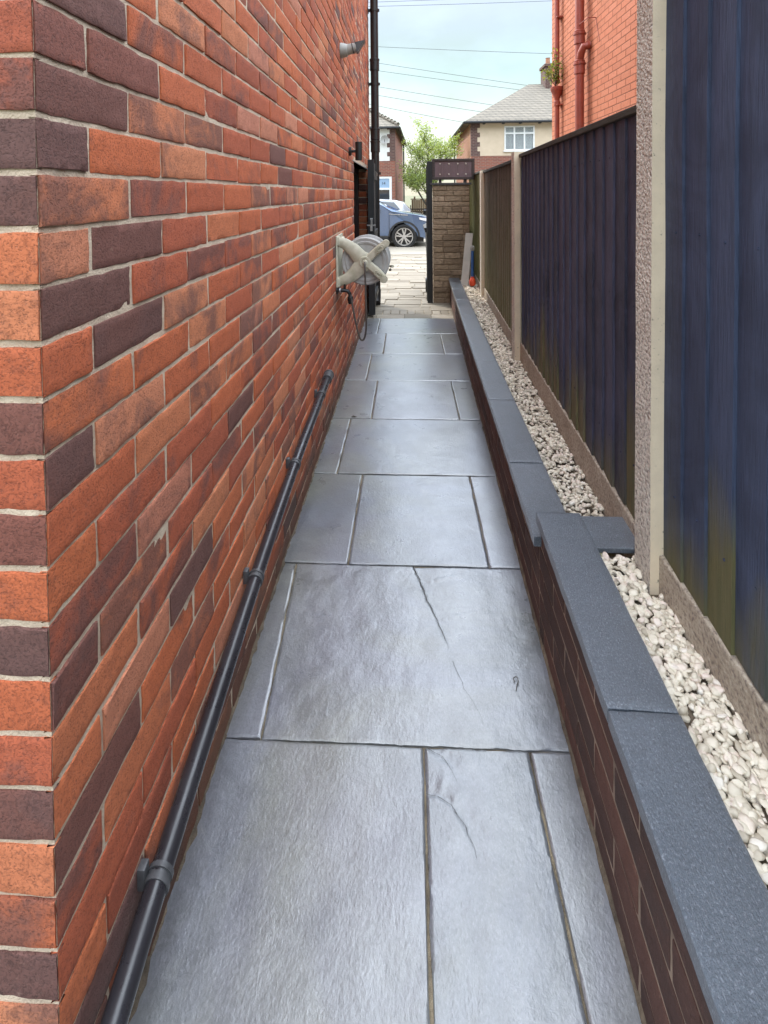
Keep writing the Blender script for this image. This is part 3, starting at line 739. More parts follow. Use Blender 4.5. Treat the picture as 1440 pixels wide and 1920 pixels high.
b_ = MB(); b_.tube([(.02, 0, 0), (.03, 0, 0)], .018, 6); b_.build('packing_nut', M['steel'], tp)

# ---- open black gate lying along the wall
gt = thing('garden_gate', 'black timber side gate standing open against the left brick wall beside the soil pipe', 'gate', (-.405, 6.21, .03))
b_ = MB(); yy = -.60
while yy < -.02:
    b_.box((-.012, yy, 0), (.012, min(yy + .096, 0), 1.70), 0, .003); yy += .1
b_.build('boards', M['black_paint'], gt)
b_ = MB()
for z in (.12, .82, 1.5): b_.box((.0125, -.585, z), (.036, -.01, z + .1), 0, .003)
b_.box((-.034, -.605, .0), (.036, -.566, 1.715), 0, .003); b_.build('frame', M['black_paint'], gt)
b_ = MB(); b_.box((-.045, -.612, .985), (.05, -.606, 1.0), 0, .001); b_.box((-.012, -.622, .93), (.016, -.6055, 1.07), 0, .003); b_.tube([(.0, -.62, 1.0), (.0, -.63, 1.06)], .007); b_.build('latch', M['steel'], gt)
for z in (.15, 1.55):
    b_ = MB(); b_.box((.0365, -.30, z), (.041, .0, z + .04), 0, .001); b_.tube([(.04, .004, z - .01), (.04, .004, z + .05)], .008); b_.build('hinge', M['blackplastic'], gt)

# ------------------------------------------------------------------ low brick wall with slate coping
ang = -atan(LWS)
lwall = thing('garden_wall', 'low dark brick retaining wall with slate coping stepping down along the path', 'wall', (.352, 0, 0), ang)
b_ = MB()
def lres(u): return (8, 4) if u < 2.2 else (3, 2)
def mat_frame(mb, fn):
    tmp = MB(); fn(tmp); mb.v += tmp.v; 
    o = len(mb.v) - len(tmp.v)
    mb.c += tmp.c; mb.f += [tuple(i + o for i in f) for f in tmp.f]; mb.m += tmp.m
ST = 1.565
brick_face(b_, (.008, -.6, 0), (0, 1, 0), (-1, 0, 0), ST + .6 + .01, -.015, 5, 0, resf=lambda u: lres(u - .6), rough=.45)
brick_face(b_, (.008, ST + .02, 0), (0, 1, 0), (-1, 0, 0), 6.37 - ST - .02, -.015, 4, 1, resf=lambda u: lres(u + 1.5), rough=.45)
b_.cur = (.4, .4, .4, 1)
b_.box((.0098, -.6, -.1), (.112, ST + .012, .3585), 1); b_.box((.0098, ST + .014, -.1), (.112, 6.37, .2885), 1)
b_.build('brickwork', [M['lowbrick'], M['lowmortar']], lwall, smooth=True, fix=False)
def coping(x0, x1, y0, y1, z0, z1):
    c = MB(); nx, ny = 8, int((y1 - y0) / .02)
    c.cur = (random.random(), 0, 0, 1)
    us = [0, 0, .03] + [i / nx for i in range(1, nx)] + [.97, 1, 1]; vs = [0, 0, .006] + [i / ny for i in range(1, ny)] + [.994, 1, 1]; idx = []
    sd = random.random() * 50; tl = random.uniform(-.0015, .0015)
    for a, v in enumerate(vs):
        r = []
        for e_, u in enumerate(us):
            x = x0 + (x1 - x0) * u; y = y0 + (y1 - y0) * v
            z = z1 + .0012 * nz3(x + sd, y, 0, 11) + .0006 * nz3(x, y + sd, 0, 45) + tl * (2 * v - 1)
            if e_ in (0, 1, len(us) - 1, len(us) - 2): z -= .002; x += .0012 * nz3(x, y, sd, 25)
            if a in (0, 1, len(vs) - 1, len(vs) - 2): z -= .002; y += .0012 * nz3(x, y, sd, 25)
            if a in (0, len(vs) - 1) or e_ in (0, len(us) - 1): z = z0
            r.append(c.vert((x, y, z)))
        idx.append(r)
    for a in range(len(vs) - 1):
        for e_ in range(len(us) - 1): c.face((idx[a][e_], idx[a][e_ + 1], idx[a + 1][e_ + 1], idx[a + 1][e_]))
    c.box((x0 + .001, y0 + .001, z0 - .0005), (x1 - .001, y1 - .001, z0 + .002))
    c.cur = (.5, 0, 0, 1); c.v; c.c[-1] = (.5, 0, 0, 1)
    return c.build('coping_stone', M['coping'], lwall, smooth=True, fix=False)
for y0, y1 in ((-.58, .355), (.36, .962), (.967, ST + .004)): coping(-.004, .127, y0, y1, .3595, .390)
ys_ = [ST - .012, 1.99, 2.605, 3.205, 3.81, 4.42, 5.03, 5.64, 6.36]
for i in range(len(ys_) - 1): coping(-.013 if i == 0 else -.011, .117, ys_[i] + .002, ys_[i + 1] - .002, .2895, .320)

# ---- loose slate slab bridging the gravel
b_ = MB(); b_.box((.515, 1.425, .364), (.665, 1.567, .380), 0, .003)
tag(b_.build('slate_slab', M['coping']), 'square dark slate slab laid across the pebble strip beside the near concrete post', 'paving slab')

# ------------------------------------------------------------------ fence
def fx(y): return .645 if y < 1.35 else .600 + .0365 * y
def post(x, y, z0, z1, label):
    t_ = thing('concrete_post', label, 'fence post', (x, y, z0), 0, 'concrete posts of the slotted fence')
    hp_ = [(0, 0), (.036, 0), (.036, .025), (.084, .025), (.084, 0), (.115, 0), (.115, .088), (.084, .088), (.084, .063), (.036, .063), (.036, .088), (0, .088)]
    b_ = MB(); n = len(hp_); segs = 14; rings = []
    for i in range(segs + 1):
        z = (z1 - z0) * i / segs
        rings.append([b_.vert((X + .0012 * nz3(X * 9, Y * 9 + x, z, 6), Y + .0012 * nz3(X * 5 + y, Y, z, 7), z - (.0 if i < segs else 0))) for X, Y in hp_])
    for a, c in zip(rings, rings[1:]):
        for q_ in range(n): b_.face((a[q_], a[(q_ + 1) % n], c[(q_ + 1) % n], c[q_]), 1 if q_ == n - 1 else 0)
    b_.face(rings[-1]); b_.build('shaft', [M['post'], M['post_agg']], t_, fix=False)
    return t_
post(.607, 1.305, .2, 2.02, 'tall concrete fence post standing nearest the viewer beside the slate slab')
post(.672, 3.275, .2, 1.625, 'concrete fence post with a flat top between the purple black panel and the brown panel')
post(.757, 5.355, .2, 1.60, 'farthest concrete fence post just before the leaning grey board')
def panel(p0, p1, z0, z1, m, label, gb, gm='gboard'):
    p0 = Vector(p0); p1 = Vector(p1); dv = p1 - p0; ln = dv.length
    t_ = thing('fence_panel', label, 'fence panel', (p0.x, p0.y, z0), math.atan2(dv.y, dv.x) - pi / 2, 'closeboard fence panels right of the path')
    b_ = MB(); y = 0.0
    while y < ln - .01:
        w_ = min(.098 + random.uniform(-.006, .006), ln - y)
        b_.cur = (random.random(), random.random(), 0, 1)
        bot = gb - .004 + random.uniform(-.007, .004); bow = random.uniform(-.002, .002)
        ns = 14; rg = []
        for i in range(ns + 1):
            z = bot + (z1 - z0 - bot - .012) * i / ns
            wv = .0018 * nz3(y, z, p0.y, 2.5); e1 = .0018 * nz3(y, z, p0.x + 4, 5)
            rg.append([b_.vert(q_) for q_ in ((.012, y + e1, z), (-.0085 + wv, y + e1, z), (-.0045 + wv + bow, y + w_ * .5, z), (-.001 + wv, y + w_ - .001 + e1, z), (.001 + wv, y + w_ + .004 + e1, z), (.012, y + w_ + .004 + e1, z))])
        for a, c in zip(rg, rg[1:]):
            for q_ in range(5): b_.face((a[q_], a[q_ + 1], c[q_ + 1], c[q_]))
        b_.face(rg[0][::-1]); b_.face(rg[-1])
        for zn in (.28, (z1 - z0) * .55 + .03, (z1 - z0) - .12):
            b_.cur = (0, 0, 0, 1); b_.lathe([(.0030, -.0060), (.0030, -.0086), (.001, -.0090)], (0, y + w_ * random.uniform(.25, .35), zn + random.uniform(-.01, .01)), 'X', 8)
        y += w_
    b_.build('boards', m, t_, fix=False)
    c = MB()
    for z in (.25, (z1 - z0) * .55, (z1 - z0) - .15): c.box((.013, .002, z), (.045, ln - .002, z + .05))
    c.build('rails', M['caprail'], t_)
    c = MB(); c.box((-.018, .001, z1 - z0 - .011), (.045, ln - .001, z1 - z0 + .012), 0, .003); c.build('cap_rail', M['caprail'], t_)
    c = MB(); c.box((-.012, .001, -.14), (.030, ln - .001, gb - .006), 0, .005); c.build('gravel_board', M[gm], t_)
    return t_
panel((.641, -.56), (.641, 1.322), .35, 1.96, M['fence_blue'], 'nearest fence panel of wide blue black boards green at the foot', .105)
panel((fx(1.376), 1.376), (fx(3.29), 3.29), .29, 1.60, M['fence_purple'], 'purple black fence panel between the tall near post and the second post', .13)
panel((fx(3.35), 3.35), (fx(5.37), 5.37), .29, 1.585, M['fence_brown'], 'brown weathered fence panel streaked with green behind the second post', .10)
panel((fx(5.43), 5.43), (fx(7.3), 7.3), .26, 1.60, M['fence_green'], 'farthest fence panel green with algae beside the stone pillar', .10)

# ------------------------------------------------------------------ white pebbles
pb = MB()
icos = []
for sub in (1, 2):
    bm = bmesh.new(); bmesh.ops.create_icosphere(bm, subdivisions=sub, radius=1); bm.verts.ensure_lookup_table()
    icos.append(([v.co.copy() for v in bm.verts], [[v.index for v in f.verts] for f in bm.faces])); bm.free()
def pebble(x, y, z, s, hi):
    vs, fs = icos[1 if hi else 0]; o = len(pb.v); sd = random.random() * 99
    sc_ = Vector((s * random.uniform(.65, 1.45), s * random.uniform(.65, 1.15), s * random.uniform(.36, .66)))
    cuts = [(Vector((random.gauss(0, 1), random.gauss(0, 1), random.gauss(0, 1))).normalized(), random.uniform(.45, .8)) for _ in range(5)]
    E = Matrix.Rotation(random.random() * 6.28, 3, 'Z') @ Matrix.Rotation(random.uniform(-.6, .6), 3, 'X') @ Matrix.Rotation(random.uniform(-.4, .4), 3, 'Y')
    pb.cur = (random.random(), random.random(), random.random(), 1)
    for v in vs:
        q_ = v * (1 + .30 * MN.noise(v * 1.1 + Vector((sd, 0, 0))) + .13 * MN.noise(v * 2.6 + Vector((0, sd, 0))))
        for cn, cd in cuts:
            dq = q_.dot(cn) - cd
            if dq > 0: q_ = q_ - cn * dq * .88
        q_ = E @ Vector((q_.x * sc_.x, q_.y * sc_.y, q_.z * sc_.z)); pb.vert((x + q_.x, y + q_.y, z + q_.z))
    for f in fs: pb.face([o + i for i in f])
def strip(y0, y1, zt, xa, xb, s, dens):
    y = y0
    n = int((y1 - y0) * ((xb((y0 + y1) / 2) - xa((y0 + y1) / 2))) * dens)
    for i in range(n):
        yy = random.uniform(y0, y1); xx = random.uniform(xa(yy), xb(yy))
        if y1 < 1.5 and yy > 1.41 and xx > .5: continue
        if .600 < xx and 1.29 < yy < 1.40: continue
        if .663 < xx and 3.262 < yy < 3.37: continue
        hump = .006 * nz3(xx, yy, 0, 9) + (.012 * max(0, (yy - 1.28) / .14) if y1 < 1.5 else 0)
        pebble(xx, yy, zt - random.random() * .014 + hump, s * random.choice((.5, .7, .9, 1, 1.1, 1.25, 1.45)), yy < 1.6)
coR = lambda y: lw(y) + .131
strip(-.3, 1.42, .358, lambda y: coR(y) + .004, lambda y: .632, .0083, 15500)
strip(1.575, 3.4, .300, lambda y: lw(y) + .122, lambda y: fx(y) - .016, .0090, 8600)
strip(3.4, 6.35, .298, lambda y: lw(y) + .122, lambda y: fx(y) - .016, .0105, 5000)
pb.cur = (.1, 0, 0, 1)
def bed(pts): pb.face([pb.vert(q_) for q_ in pts], 1)
bed([(coR(-.6) - .01, -.6, .345), (.64, -.6, .345), (.64, 1.44, .345), (coR(1.44) - .01, 1.44, .345)])
bed([(coR(1.56) - .01, 1.56, .285), (fx(1.56), 1.56, .285), (fx(6.5), 6.5, .285), (coR(6.5) - .01, 6.5, .285)])
tag(pb.build('gravel', [M['pebble'], M['dirt']], smooth='all', fix=False), 'strip of small white pebbles between the slate coping and the fence', 'gravel', kind='stuff')

# ------------------------------------------------------------------ stone clad pillar, planter, gate post, bin
def clad_mat():
    m, t, b = newmat('stacked_brown_stone')
    a = t.nodes.new('ShaderNodeAttribute'); a.attribute_name = 'bc'
    sp = t.nodes.new('ShaderNodeSeparateColor'); t.links.new(a.outputs['Color'], sp.inputs[0])
    c = ramp(t, sp.outputs[0], [(0, (.21, .145, .09)), (.5, (.31, .22, .135)), (1, (.40, .29, .19))])
    v = objco(t)
    c = mix(t, ramp(t, noise_(t, objco(t, (1, 1, 2)), 22, 6, .65), [(.4, 0), (.7, .75)]), c, (.11, .075, .05))
    c = mix(t, ramp(t, noise_(t, v, 60, 4), [(.62, 0), (.75, .6)]), c, (.32, .25, .17))
    t.links.new(c, b.inputs['Base Color']); b.inputs['Roughness'].default_value = .9
    bump(t, b, noise_(t, v, 45, 5), .8, .012)
    return m
M['clad'] = clad_mat()
pl = thing('stone_pillar', 'pillar clad in brown split stone at the end of the low wall', 'pillar', (.31, 6.38, 0))
b_ = MB(); z = 0.0
while z < 1.465:
    hh = min(random.choice((.062, .068, .072, .078)), 1.47 - z); x = 0
    while x < .45:
        ln = min(random.uniform(.11, .26), .455 - x); pr_ = random.uniform(.0, .014)
        if .455 - x - ln < .06: ln = .455 - x
        b_.cur = (random.random(), 0, 0, 1)
        b_.box((x + .001, -pr_, z + .001), (x + ln - .004, .16, z + hh - .006), 0, .007); x += ln
    z += hh
b_.cur = (.3, 0, 0, 1); b_.box((.004, .004, 0), (.451, .165, 1.468)); b_.build('stonework', M['clad'], pl, fix=True)
b_ = MB(); b_.box((-.035, -.03, 1.471), (.475, .19, 1.497), 0, .004); b_.build('cap', M['capslate'], pl)
pt = thing('planter_box', 'dark brown timber box with eight pale studs standing on the stone pillar', 'planter', (.565, 6.45, 1.497))
b_ = MB(); b_.box((-.245, -.055, .065), (.245, .055, .285), 0, .003)
b_.build('panel', M['panelwood'], pt)
b_ = MB()
for a, c in (((-.262, -.07, .04), (.262, .07, .072)), ((-.262, -.07, .268), (.262, .07, .298)), ((-.262, -.07, .0725), (-.228, .07, .2675)), ((.228, -.07, .0725), (.262, .07, .2675))): b_.box(a, c, 0, .003)
b_.build('frame', M['timber'], pt)
for x in (-.16, .15):
    b_ = MB(); b_.box((x - .016, -.05, 0.001), (x + .016, .05, .0395), 0, .003); b_.build('foot', M['timber'], pt)
for x in (-.165, -.055, .055, .155):
    for z in (.105, .235):
        b_ = MB(); b_.lathe([(.010, .0), (.010, -.004), (.006, -.008)], (x, -.055, z), 'Y', 12); b_.build('stud', M['stud'], pt, smooth=True)
gp = MB(); gp.box((.237, 6.36, -.02), (.302, 6.43, 1.765), 0, .004); gp.box((.228, 6.40, .02), (.2365, 6.42, 1.70), 0, .002)
tag(gp.build('gate_post', M['black_paint']), 'slim black gate post against the left side of the stone pillar', 'gate post')
def bin_(label, loc, sc=1.0, rz=0, group=None):
    t_ = thing('wheelie_bin', label, 'wheelie bin', loc, rz, group)
    b_ = MB()
    def ring(x0, x1, y0, y1, z): return [b_.vert((a * sc, c * sc, z * sc)) for a, c in ((x0, y0), (x1, y0), (x1, y1), (x0, y1))]
    R_ = [ring(-.235, .235, -.24, .22, .04), ring(-.25, .25, -.26, .25, .3), ring(-.275, .275, -.32, .30, .92), ring(-.295, .295, -.345, .32, .925), ring(-.295, .295, -.345, .32, .955)]
    for a, c in zip(R_, R_[1:]):
        for q_ in range(4): b_.face((a[q_], a[(q_ + 1) % 4], c[(q_ + 1) % 4], c[q_]))
    b_.face(R_[0][::-1]); b_.face(R_[-1]); b_.build('body', M['blackplastic'], t_)
    b_ = MB(); R_ = [ring(-.305, .305, -.36, .33, .958), ring(-.305, .305, -.36, .33, .985), ring(-.24, .24, -.27, .25, 1.03)]
    for a, c in zip(R_, R_[1:]):
        for q_ in range(4): b_.face((a[q_], a[(q_ + 1) % 4], c[(q_ + 1) % 4], c[q_]))
    b_.face(R_[0][::-1]); b_.face(R_[-1]); b_.build('lid', M['blackplastic'], t_)
    for s in (-1, 1):
        b_ = MB(); b_.lathe([(.03, -.02), (.1, -.022), (.1, .022), (.03, .02)], (s * .25 * sc, .25 * sc, .1 * sc), 'X', 18); b_.build('wheel', M['blackplastic'], t_)
    b_ = MB(); b_.tube([(-.24 * sc, .36 * sc, .95 * sc), (.24 * sc, .36 * sc, .95 * sc)], .016 * sc); b_.build('handle', M['blackplastic'], t_)
    return t_
bin_('black wheelie bin behind the stone pillar with its lid poking out', (.50, 6.98, gz(6.98)), .95)
# ---- leaning board and blue pole
bo = MB(); R3 = Matrix.Translation((.648, 5.95, .29)) @ Matrix.Rotation(RD(7.5), 4, 'Y') @ Matrix.Rotation(RD(-14), 4, 'X') @ Matrix.Rotation(RD(-22), 4, 'Z')
bm = bmesh.new(); bmesh.ops.create_cube(bm, size=1)
for v in bm.verts: v.co = Vector((v.co.x * .088, v.co.y * .02, (v.co.z + .5) * .62 + .006))
bmesh.ops.bevel(bm, geom=bm.edges[:], offset=.003, segments=2, affect='EDGES'); bo.addbm(bm, 0, R3)
tag(bo.build('board', M['boardgrey']), 'flat grey board leaning upright on the pebbles beside the stone pillar', 'board')
bt = thing('toy_pole', 'blue plastic pole with a round orange foot propped behind the leaning grey board', 'pole', (.728, 5.86, .30))
b_ = MB(); b_.tube([(0, 0, .10), (.012, .08, .42)], .016, 14); b_.build('tube', M['bluetube'], bt, smooth=True)
b_ = MB(); b_.lathe([(.008, .004), (.028, .012), (.038, .035), (.038, .06), (.028, .088), (.018, .1), (.018, .115)], n=20); b_.build('foot', M['orangep'], bt, smooth=True)
b_ = MB(); b_.lathe([(.02, .40), (.026, .41), (.026, .445), (.016, .46)], (.012, .08, 0), n=16); b_.build('knob', M['greyplastic'], bt, smooth=True)

# ------------------------------------------------------------------ neighbour's orange painted house
NX, NY0, NY1 = 2.25, 4.75, 8.12
nb = thing('painted_house', 'bright orange painted brick side wall of the neighbouring house beyond the fence', 'house', (NX, NY0, 0))
b_ = MB()
brick_face(b_, (0, 0, 0), (0, 1, 0), (-1, 0, 0), NY1 - NY0, .0, 75, 0, resf=lambda u: (3, 2), corner=False, rough=.12, depth=.004)
b_.cur = (.4, .4, .4, 1); b_.box((.0022, .0, -.4), (6, NY1 - NY0, 5.6), 1)
b_.build('wall', [M['paintbrick'], M['paintmortar']], nb, fix=False)
b_ = MB(); b_.prism([(-.25, 5.604), (6.3, 5.604), (6.3, 5.72), (3.1, 7.8), (-.25, 5.72)], lambda u, v, dd: (u, dd, v), -.25, NY1 - NY0 + .25); b_.build('roof', M['tile'], nb)
sp_ = thing('soil_pipe', 'thick oxide red soil pipe with collars on the orange painted wall', 'drainpipe', (2.155, 6.55, 0))
b_ = MB(); b_.tube([(0, 0, .0), (0, 0, 2.5), (0, 0, 5.9)], .054, 20); b_.build('pipe', M['redpaint'], sp_, smooth=True)
for z in (2.93, 3.30):
    b_ = MB(); b_.lathe([(.055, z - .09), (.066, z - .085), (.064, z + .02), (.075, z + .026), (.075, z + .05), (.064, z + .056), (.066, z + .075), (.055, z + .085)], n=20); b_.build('collar', M['redpaint'], sp_, smooth=True)
b_ = MB(); b_.tube([(0, 0, 2.99), (.0, -.06, 3.09), (.02, -.10, 3.16), (.094, -.11, 3.17)], .045, 16); b_.tube([(.05, -.11, 3.17), (.07, -.11, 3.17)], .055, 16); b_.build('branch', M['redpaint'], sp_, smooth=True)
b_ = MB(); b_.tube([(-.02, -.05, 3.44), (0.0, -.30, 3.44), (.093, -.30, 3.44)], .006); b_.tube([(.09, -.30, 3.44), (.092, -.42, 3.12)], .003); b_.build('stay_rod', M['redpaint'], sp_)
dn = thing('downpipe', 'slim red downpipe with a hopper head and a plant growing in it', 'drainpipe', (2.185, 7.62, 0))
b_ = MB(); b_.tube([(0, 0, 0), (0, 0, 2.72)], .034, 16); b_.tube([(0, 0, 2.95), (0, 0, 5.9)], .034, 16); b_.build('pipe', M['redpaint'], dn, smooth=True)
b_ = MB(); b_.lathe([(.034, 2.62), (.045, 2.63), (.045, 2.69), (.036, 2.70), (.04, 2.74), (.085, 2.84), (.092, 2.85), (.092, 2.90), (.08, 2.905)], n=16); b_.build('hopper', M['redpaint'], dn, smooth=True)
for z in (1.9, 2.64, 3.9):
    b_ = MB(); b_.box((-.02, -.07, z - .012), (.065, .07, z + .012), 0, .003); b_.build('bracket', M['redpaint'], dn)
def leafq(mb, P, s, up=None):
    n = Vector((random.gauss(0, 1), random.gauss(0, 1), random.gauss(.5, 1))).normalized(); a = n.orthogonal().normalized(); a.rotate(Matrix.Rotation(random.random() * 6.28, 3, n)); c = n.cross(a)
    mb.cur = (random.random(), 0, 0, 1)
    i = [mb.vert(P + q_) for q_ in (-a * s, -a * .2 * s + c * .42 * s + n * .12 * s, a * s, -a * .2 * s - c * .42 * s + n * .12 * s)]
    mb.face((i[0], i[1], i[2])); mb.face((i[0], i[2], i[3]))
hpn = thing('gutter_plant', 'yellow green weed sprouting from the red hopper head on the orange wall', 'plant', (2.17, 7.60, 2.89))
lf = MB(); st = MB()
for i in range(13):
    tip = Vector((random.gauss(-.06, .09), random.gauss(-.03, .08), random.uniform(.12, .55))); mid = tip * .5 + Vector((random.gauss(-.03, .03), 0, .05))
    st.tube([(0, 0, 0), mid, tip], [.004, .003, .002], 5)
    for j in range(26):
        t = random.uniform(.2, 1.05); P = (mid * (2 * t) if t < .5 else mid + (tip - mid) * (2 * t - 1)) + Vector((random.gauss(0, .03), random.gauss(0, .03), random.gauss(0, .03))); leafq(lf, P, random.uniform(.014, .032))
lf.build('foliage', M['leaf2'], hpn, fix=False); st.build('stem', M['bark'], hpn)

# ------------------------------------------------------------------ blue car
def car_paint(name, c, rough=.25):
    m, t, b = newmat(name); b.inputs['Base Color'].default_value = (*c, 1); b.inputs['Metallic'].default_value = .35; b.inputs['Roughness'].default_value = rough; b.inputs['Coat Weight'].default_value = 1; b.inputs['Coat Roughness'].default_value = .06
    f = noise_(t, objco(t), 900, 2); t.links.new(mix(t, ramp(t, f, [(.4, 0), (.7, .35)]), tuple(c), tuple(x * 1.35 for x in c)), b.inputs['Base Color'])
    return m
M['bluepaint'] = car_paint('blue_metallic_paint', (.085, .135, .235)); M['silverpaint'] = car_paint('silver_paint', (.50, .51, .53))
m, t, b = newmat('tinted_car_glass'); b.inputs['Base Color'].default_value = (.02, .025, .03, 1); b.inputs['Roughness'].default_value = .05; b.inputs['Specular IOR Level'].default_value = .8; t.links.new(ramp(t, noise_(t, objco(t), 3), [(.3, .04), (.7, .09)]), b.inputs['Roughness']); M['glass'] = m
M['tyre'] = plain('tyre_rubber', (.018, .018, .018), (.012, .012, .012), 30, .85, .2)
M['alloy'] = plain('silver_alloy', (.62, .62, .62), (.52, .52, .52), 30, .3, .03, metal=.7)
M['trim'] = plain('black_trim', (.02, .02, .021), (.014, .014, .014), 20, .6, .1)
M['lens'] = plain('headlamp_lens', (.75, .76, .78), (.6, .62, .64), 30, .12, .03, coat=1)
def car(name, label, loc, rz, paint, prof, arches, glass, HW, wr, grp=None, belt=1.0, roofh=1.6, flank=.0):
    """prof: (x,z) upper outline nose to tail, x forward; side is built from rings that lean in above the belt"""
    t_ = thing(name, label, 'car', loc, rz, grp)
    b_ = MB()
    low = .28
    bottom = []
    for cx, r in sorted(arches, key=lambda a: a[0]):
        bottom.append([(cx + r * cos(a), max(wr + r * sin(a), low)) for a in [pi - pi * i / 14 for i in range(15)] if wr + r * sin(a) > low - .02])
    out = list(prof)
    lowpts = [(prof[-1][0] + .03, low)] + [q_ for bb in bottom for q_ in bb] + [(prof[0][0] - .04, low)]
    poly = out + lowpts
    def hw(z, x):
        w_ = HW * (1 - .03 * max(0, (.6 - z)) / .4)
        if z > belt: w_ = HW - (z - belt) / (roofh - belt) * HW * .24
        w_ *= 1 - .16 * max(0, (x - (prof[0][0] - .55)) / .55) ** 2.2 - .08 * max(0, ((prof[-1][0] + .5) - x) / .5) ** 2
        return w_
    ins = []; n = len(poly)
    cx = sum(q_[0] for q_ in poly) / n; cz = .8
    L_ = []; R_ = []; Li = []; Ri = []
    for (x, z) in poly:
        sx_ = x + (cx - x) * .012; sz_ = z + (.75 - z) * .035
        L_.append(b_.vert((sx_, -hw(z, x), sz_))); R_.append(b_.vert((sx_, hw(z, x), sz_)))
        Li.append(b_.vert((x, -hw(z, x) * .93, z))); Ri.append(b_.vert((x, hw(z, x) * .93, z)))
    for q_ in range(n):
        e = (q_ + 1) % n
        b_.face((Li[q_], Li[e], Ri[e], Ri[q_])); b_.face((L_[q_], L_[e], Li[e], Li[q_])); b_.face((R_[q_], R_[e], Ri[e], Ri[q_]))
    # flank: strips between matching upper and lower points keep the sides well shaped
    bm = bmesh.new()
    vL = [bm.verts.new(b_.v[i]) for i in L_]; vR = [bm.verts.new(b_.v[i]) for i in R_]
    fL = bm.faces.new(vL); fR = bm.faces.new(vR[::-1])
    bmesh.ops.triangulate(bm, faces=[fL, fR]); b_.addbm(bm)
    bd_ = b_.build('body', paint, t_, smooth=True)
    un = MB(); un.box((prof[-1][0] + .25, -HW * .8, .2), (prof[0][0] - .25, HW * .8, .62)); un.build('underbody', M['trim'], t_)
    for nm, pl_, sides in glass:
        for s in sides:
            gmb = MB()
            if nm == 'side_window':
                a = [gmb.vert((x, s * (hw(z, x) + .004), z)) for x, z in pl_]; c = [gmb.vert((x, s * (hw(z, x) - .02), z)) for x, z in pl_]
                gmb.face(a); gmb.face(c[::-1])
                for q_ in range(len(pl_)): e = (q_ + 1) % len(pl_); gmb.face((a[q_], a[e], c[e], c[q_]))
                gmb.build(nm, M['glass'], bd_)
            else:
                (x0, z0), (x1, z1) = pl_; off = Vector((z1 - z0, 0, x0 - x1)).normalized() * .004 * (1 if nm == 'windscreen' else 1)
                if off.z < 0: off = -off
                v_ = [gmb.vert(Vector(q_) + off) for q_ in ((x0, -hw(z0, x0) * .86, z0), (x0, hw(z0, x0) * .86, z0), (x1, hw(z1, x1) * .84, z1), (x1, -hw(z1, x1) * .84, z1))]
                gmb.face(v_); gmb.build(nm, M['glass'], bd_)
    for cx_, r in arches:
        for s in (-1, 1):
            yo = s * (HW - .10)
            wh = bpy.data.objects.new('wheel', None); COL.objects.link(wh); wh.parent = t_; wh.location = (cx_, yo, wr)
            ty = MB(); ty.lathe([(wr * .72, -.09), (wr * .9, -.105), (wr * .98, -.09), (wr, -.05), (wr, .05), (wr * .98, .09), (wr * .9, .105), (wr * .72, .09), (wr * .72, -.09)], (0, 0, 0), 'Y', 40, caps=False); ty.build('tyre', M['tyre'], wh, smooth=True)
            rm = MB(); f = s * .098
            rm.lathe([(wr * .74, f), (wr * .74, f - s * .012), (wr * .66, f - s * .012), (wr * .655, f - s * .10), (wr * .74, f - s * .10), (wr * .74, f)], (0, 0, 0), 'Y', 40, caps=False)
            rm.lathe([(wr * .15, f - s * .008), (wr * .16, f - s * .05)], (0, 0, 0), 'Y', 20)
            for q_ in range(5):
                for dl in (-.17, .17):
                    a0 = 2 * pi * q_ / 5 + .3 + dl * .9; a1 = 2 * pi * q_ / 5 + .3 + dl * 1.25
                    d0 = Vector((cos(a0), 0, sin(a0))); d1 = Vector((cos(a1), 0, sin(a1))); nn = Vector((-sin(a1), 0, cos(a1)))
                    pa = d0 * wr * .12; pb_ = d1 * wr * .70; wv = wr * .05
                    vv = [rm.vert(q2 + Vector((0, yy, 0))) for yy in (f - s * .012, f - s * .045) for q2 in (pa - nn * wv, pa + nn * wv, pb_ + nn * wv, pb_ - nn * wv)]
                    for fc in ((0, 1, 2, 3), (4, 5, 6, 7), (0, 1, 5, 4), (1, 2, 6, 5), (2, 3, 7, 6), (3, 0, 4, 7)): rm.face([vv[i] for i in fc])
            rm.build('rim', M['alloy'], wh)
            dk = MB(); dk.lathe([(wr * .65, f - s * .085), (wr * .65, f - s * .095)], (0, 0, 0), 'Y', 32); dk.build('brake_disc', M['trim'], wh)
            am = MB()
            pr2 = [(cx_ + (r + .0) * cos(a), wr + (r + .0) * sin(a)) for a in [pi * i / 18 for i in range(19)]]; pr3 = [(cx_ + (r + .05) * cos(a), wr + (r + .05) * sin(a)) for a in [pi * i / 18 for i in range(19)]]
            A_ = [[am.vert((x, s * (hw(z, x) + yy), z)) for x, z in P] for P, yy in ((pr2, .006), (pr3, .003))]
            for q_ in range(18): am.face((A_[0][q_], A_[0][q_ + 1], A_[1][q_ + 1], A_[1][q_]))
            B_ = [am.vert((x, s * (hw(z, x) - .3), z)) for x, z in pr2]
            for q_ in range(18): am.face((A_[0][q_], A_[0][q_ + 1], B_[q_ + 1], B_[q_]))
            am.build('wheel_arch', M['trim'], t_)
    return t_, hw, bd_
prof = [(-.03, .34), (0, .5), (-.01, .68), (-.05, .82), (-.14, .915), (-.32, .985), (-.62, 1.04), (-.95, 1.085), (-1.22, 1.13), (-1.55, 1.34), (-1.95, 1.545), (-2.3, 1.625), (-2.75, 1.645), (-3.3, 1.615), (-3.8, 1.55), (-4.1, 1.49), (-4.25, 1.25), (-4.33, 1.02), (-4.37, .75), (-4.33, .34)]
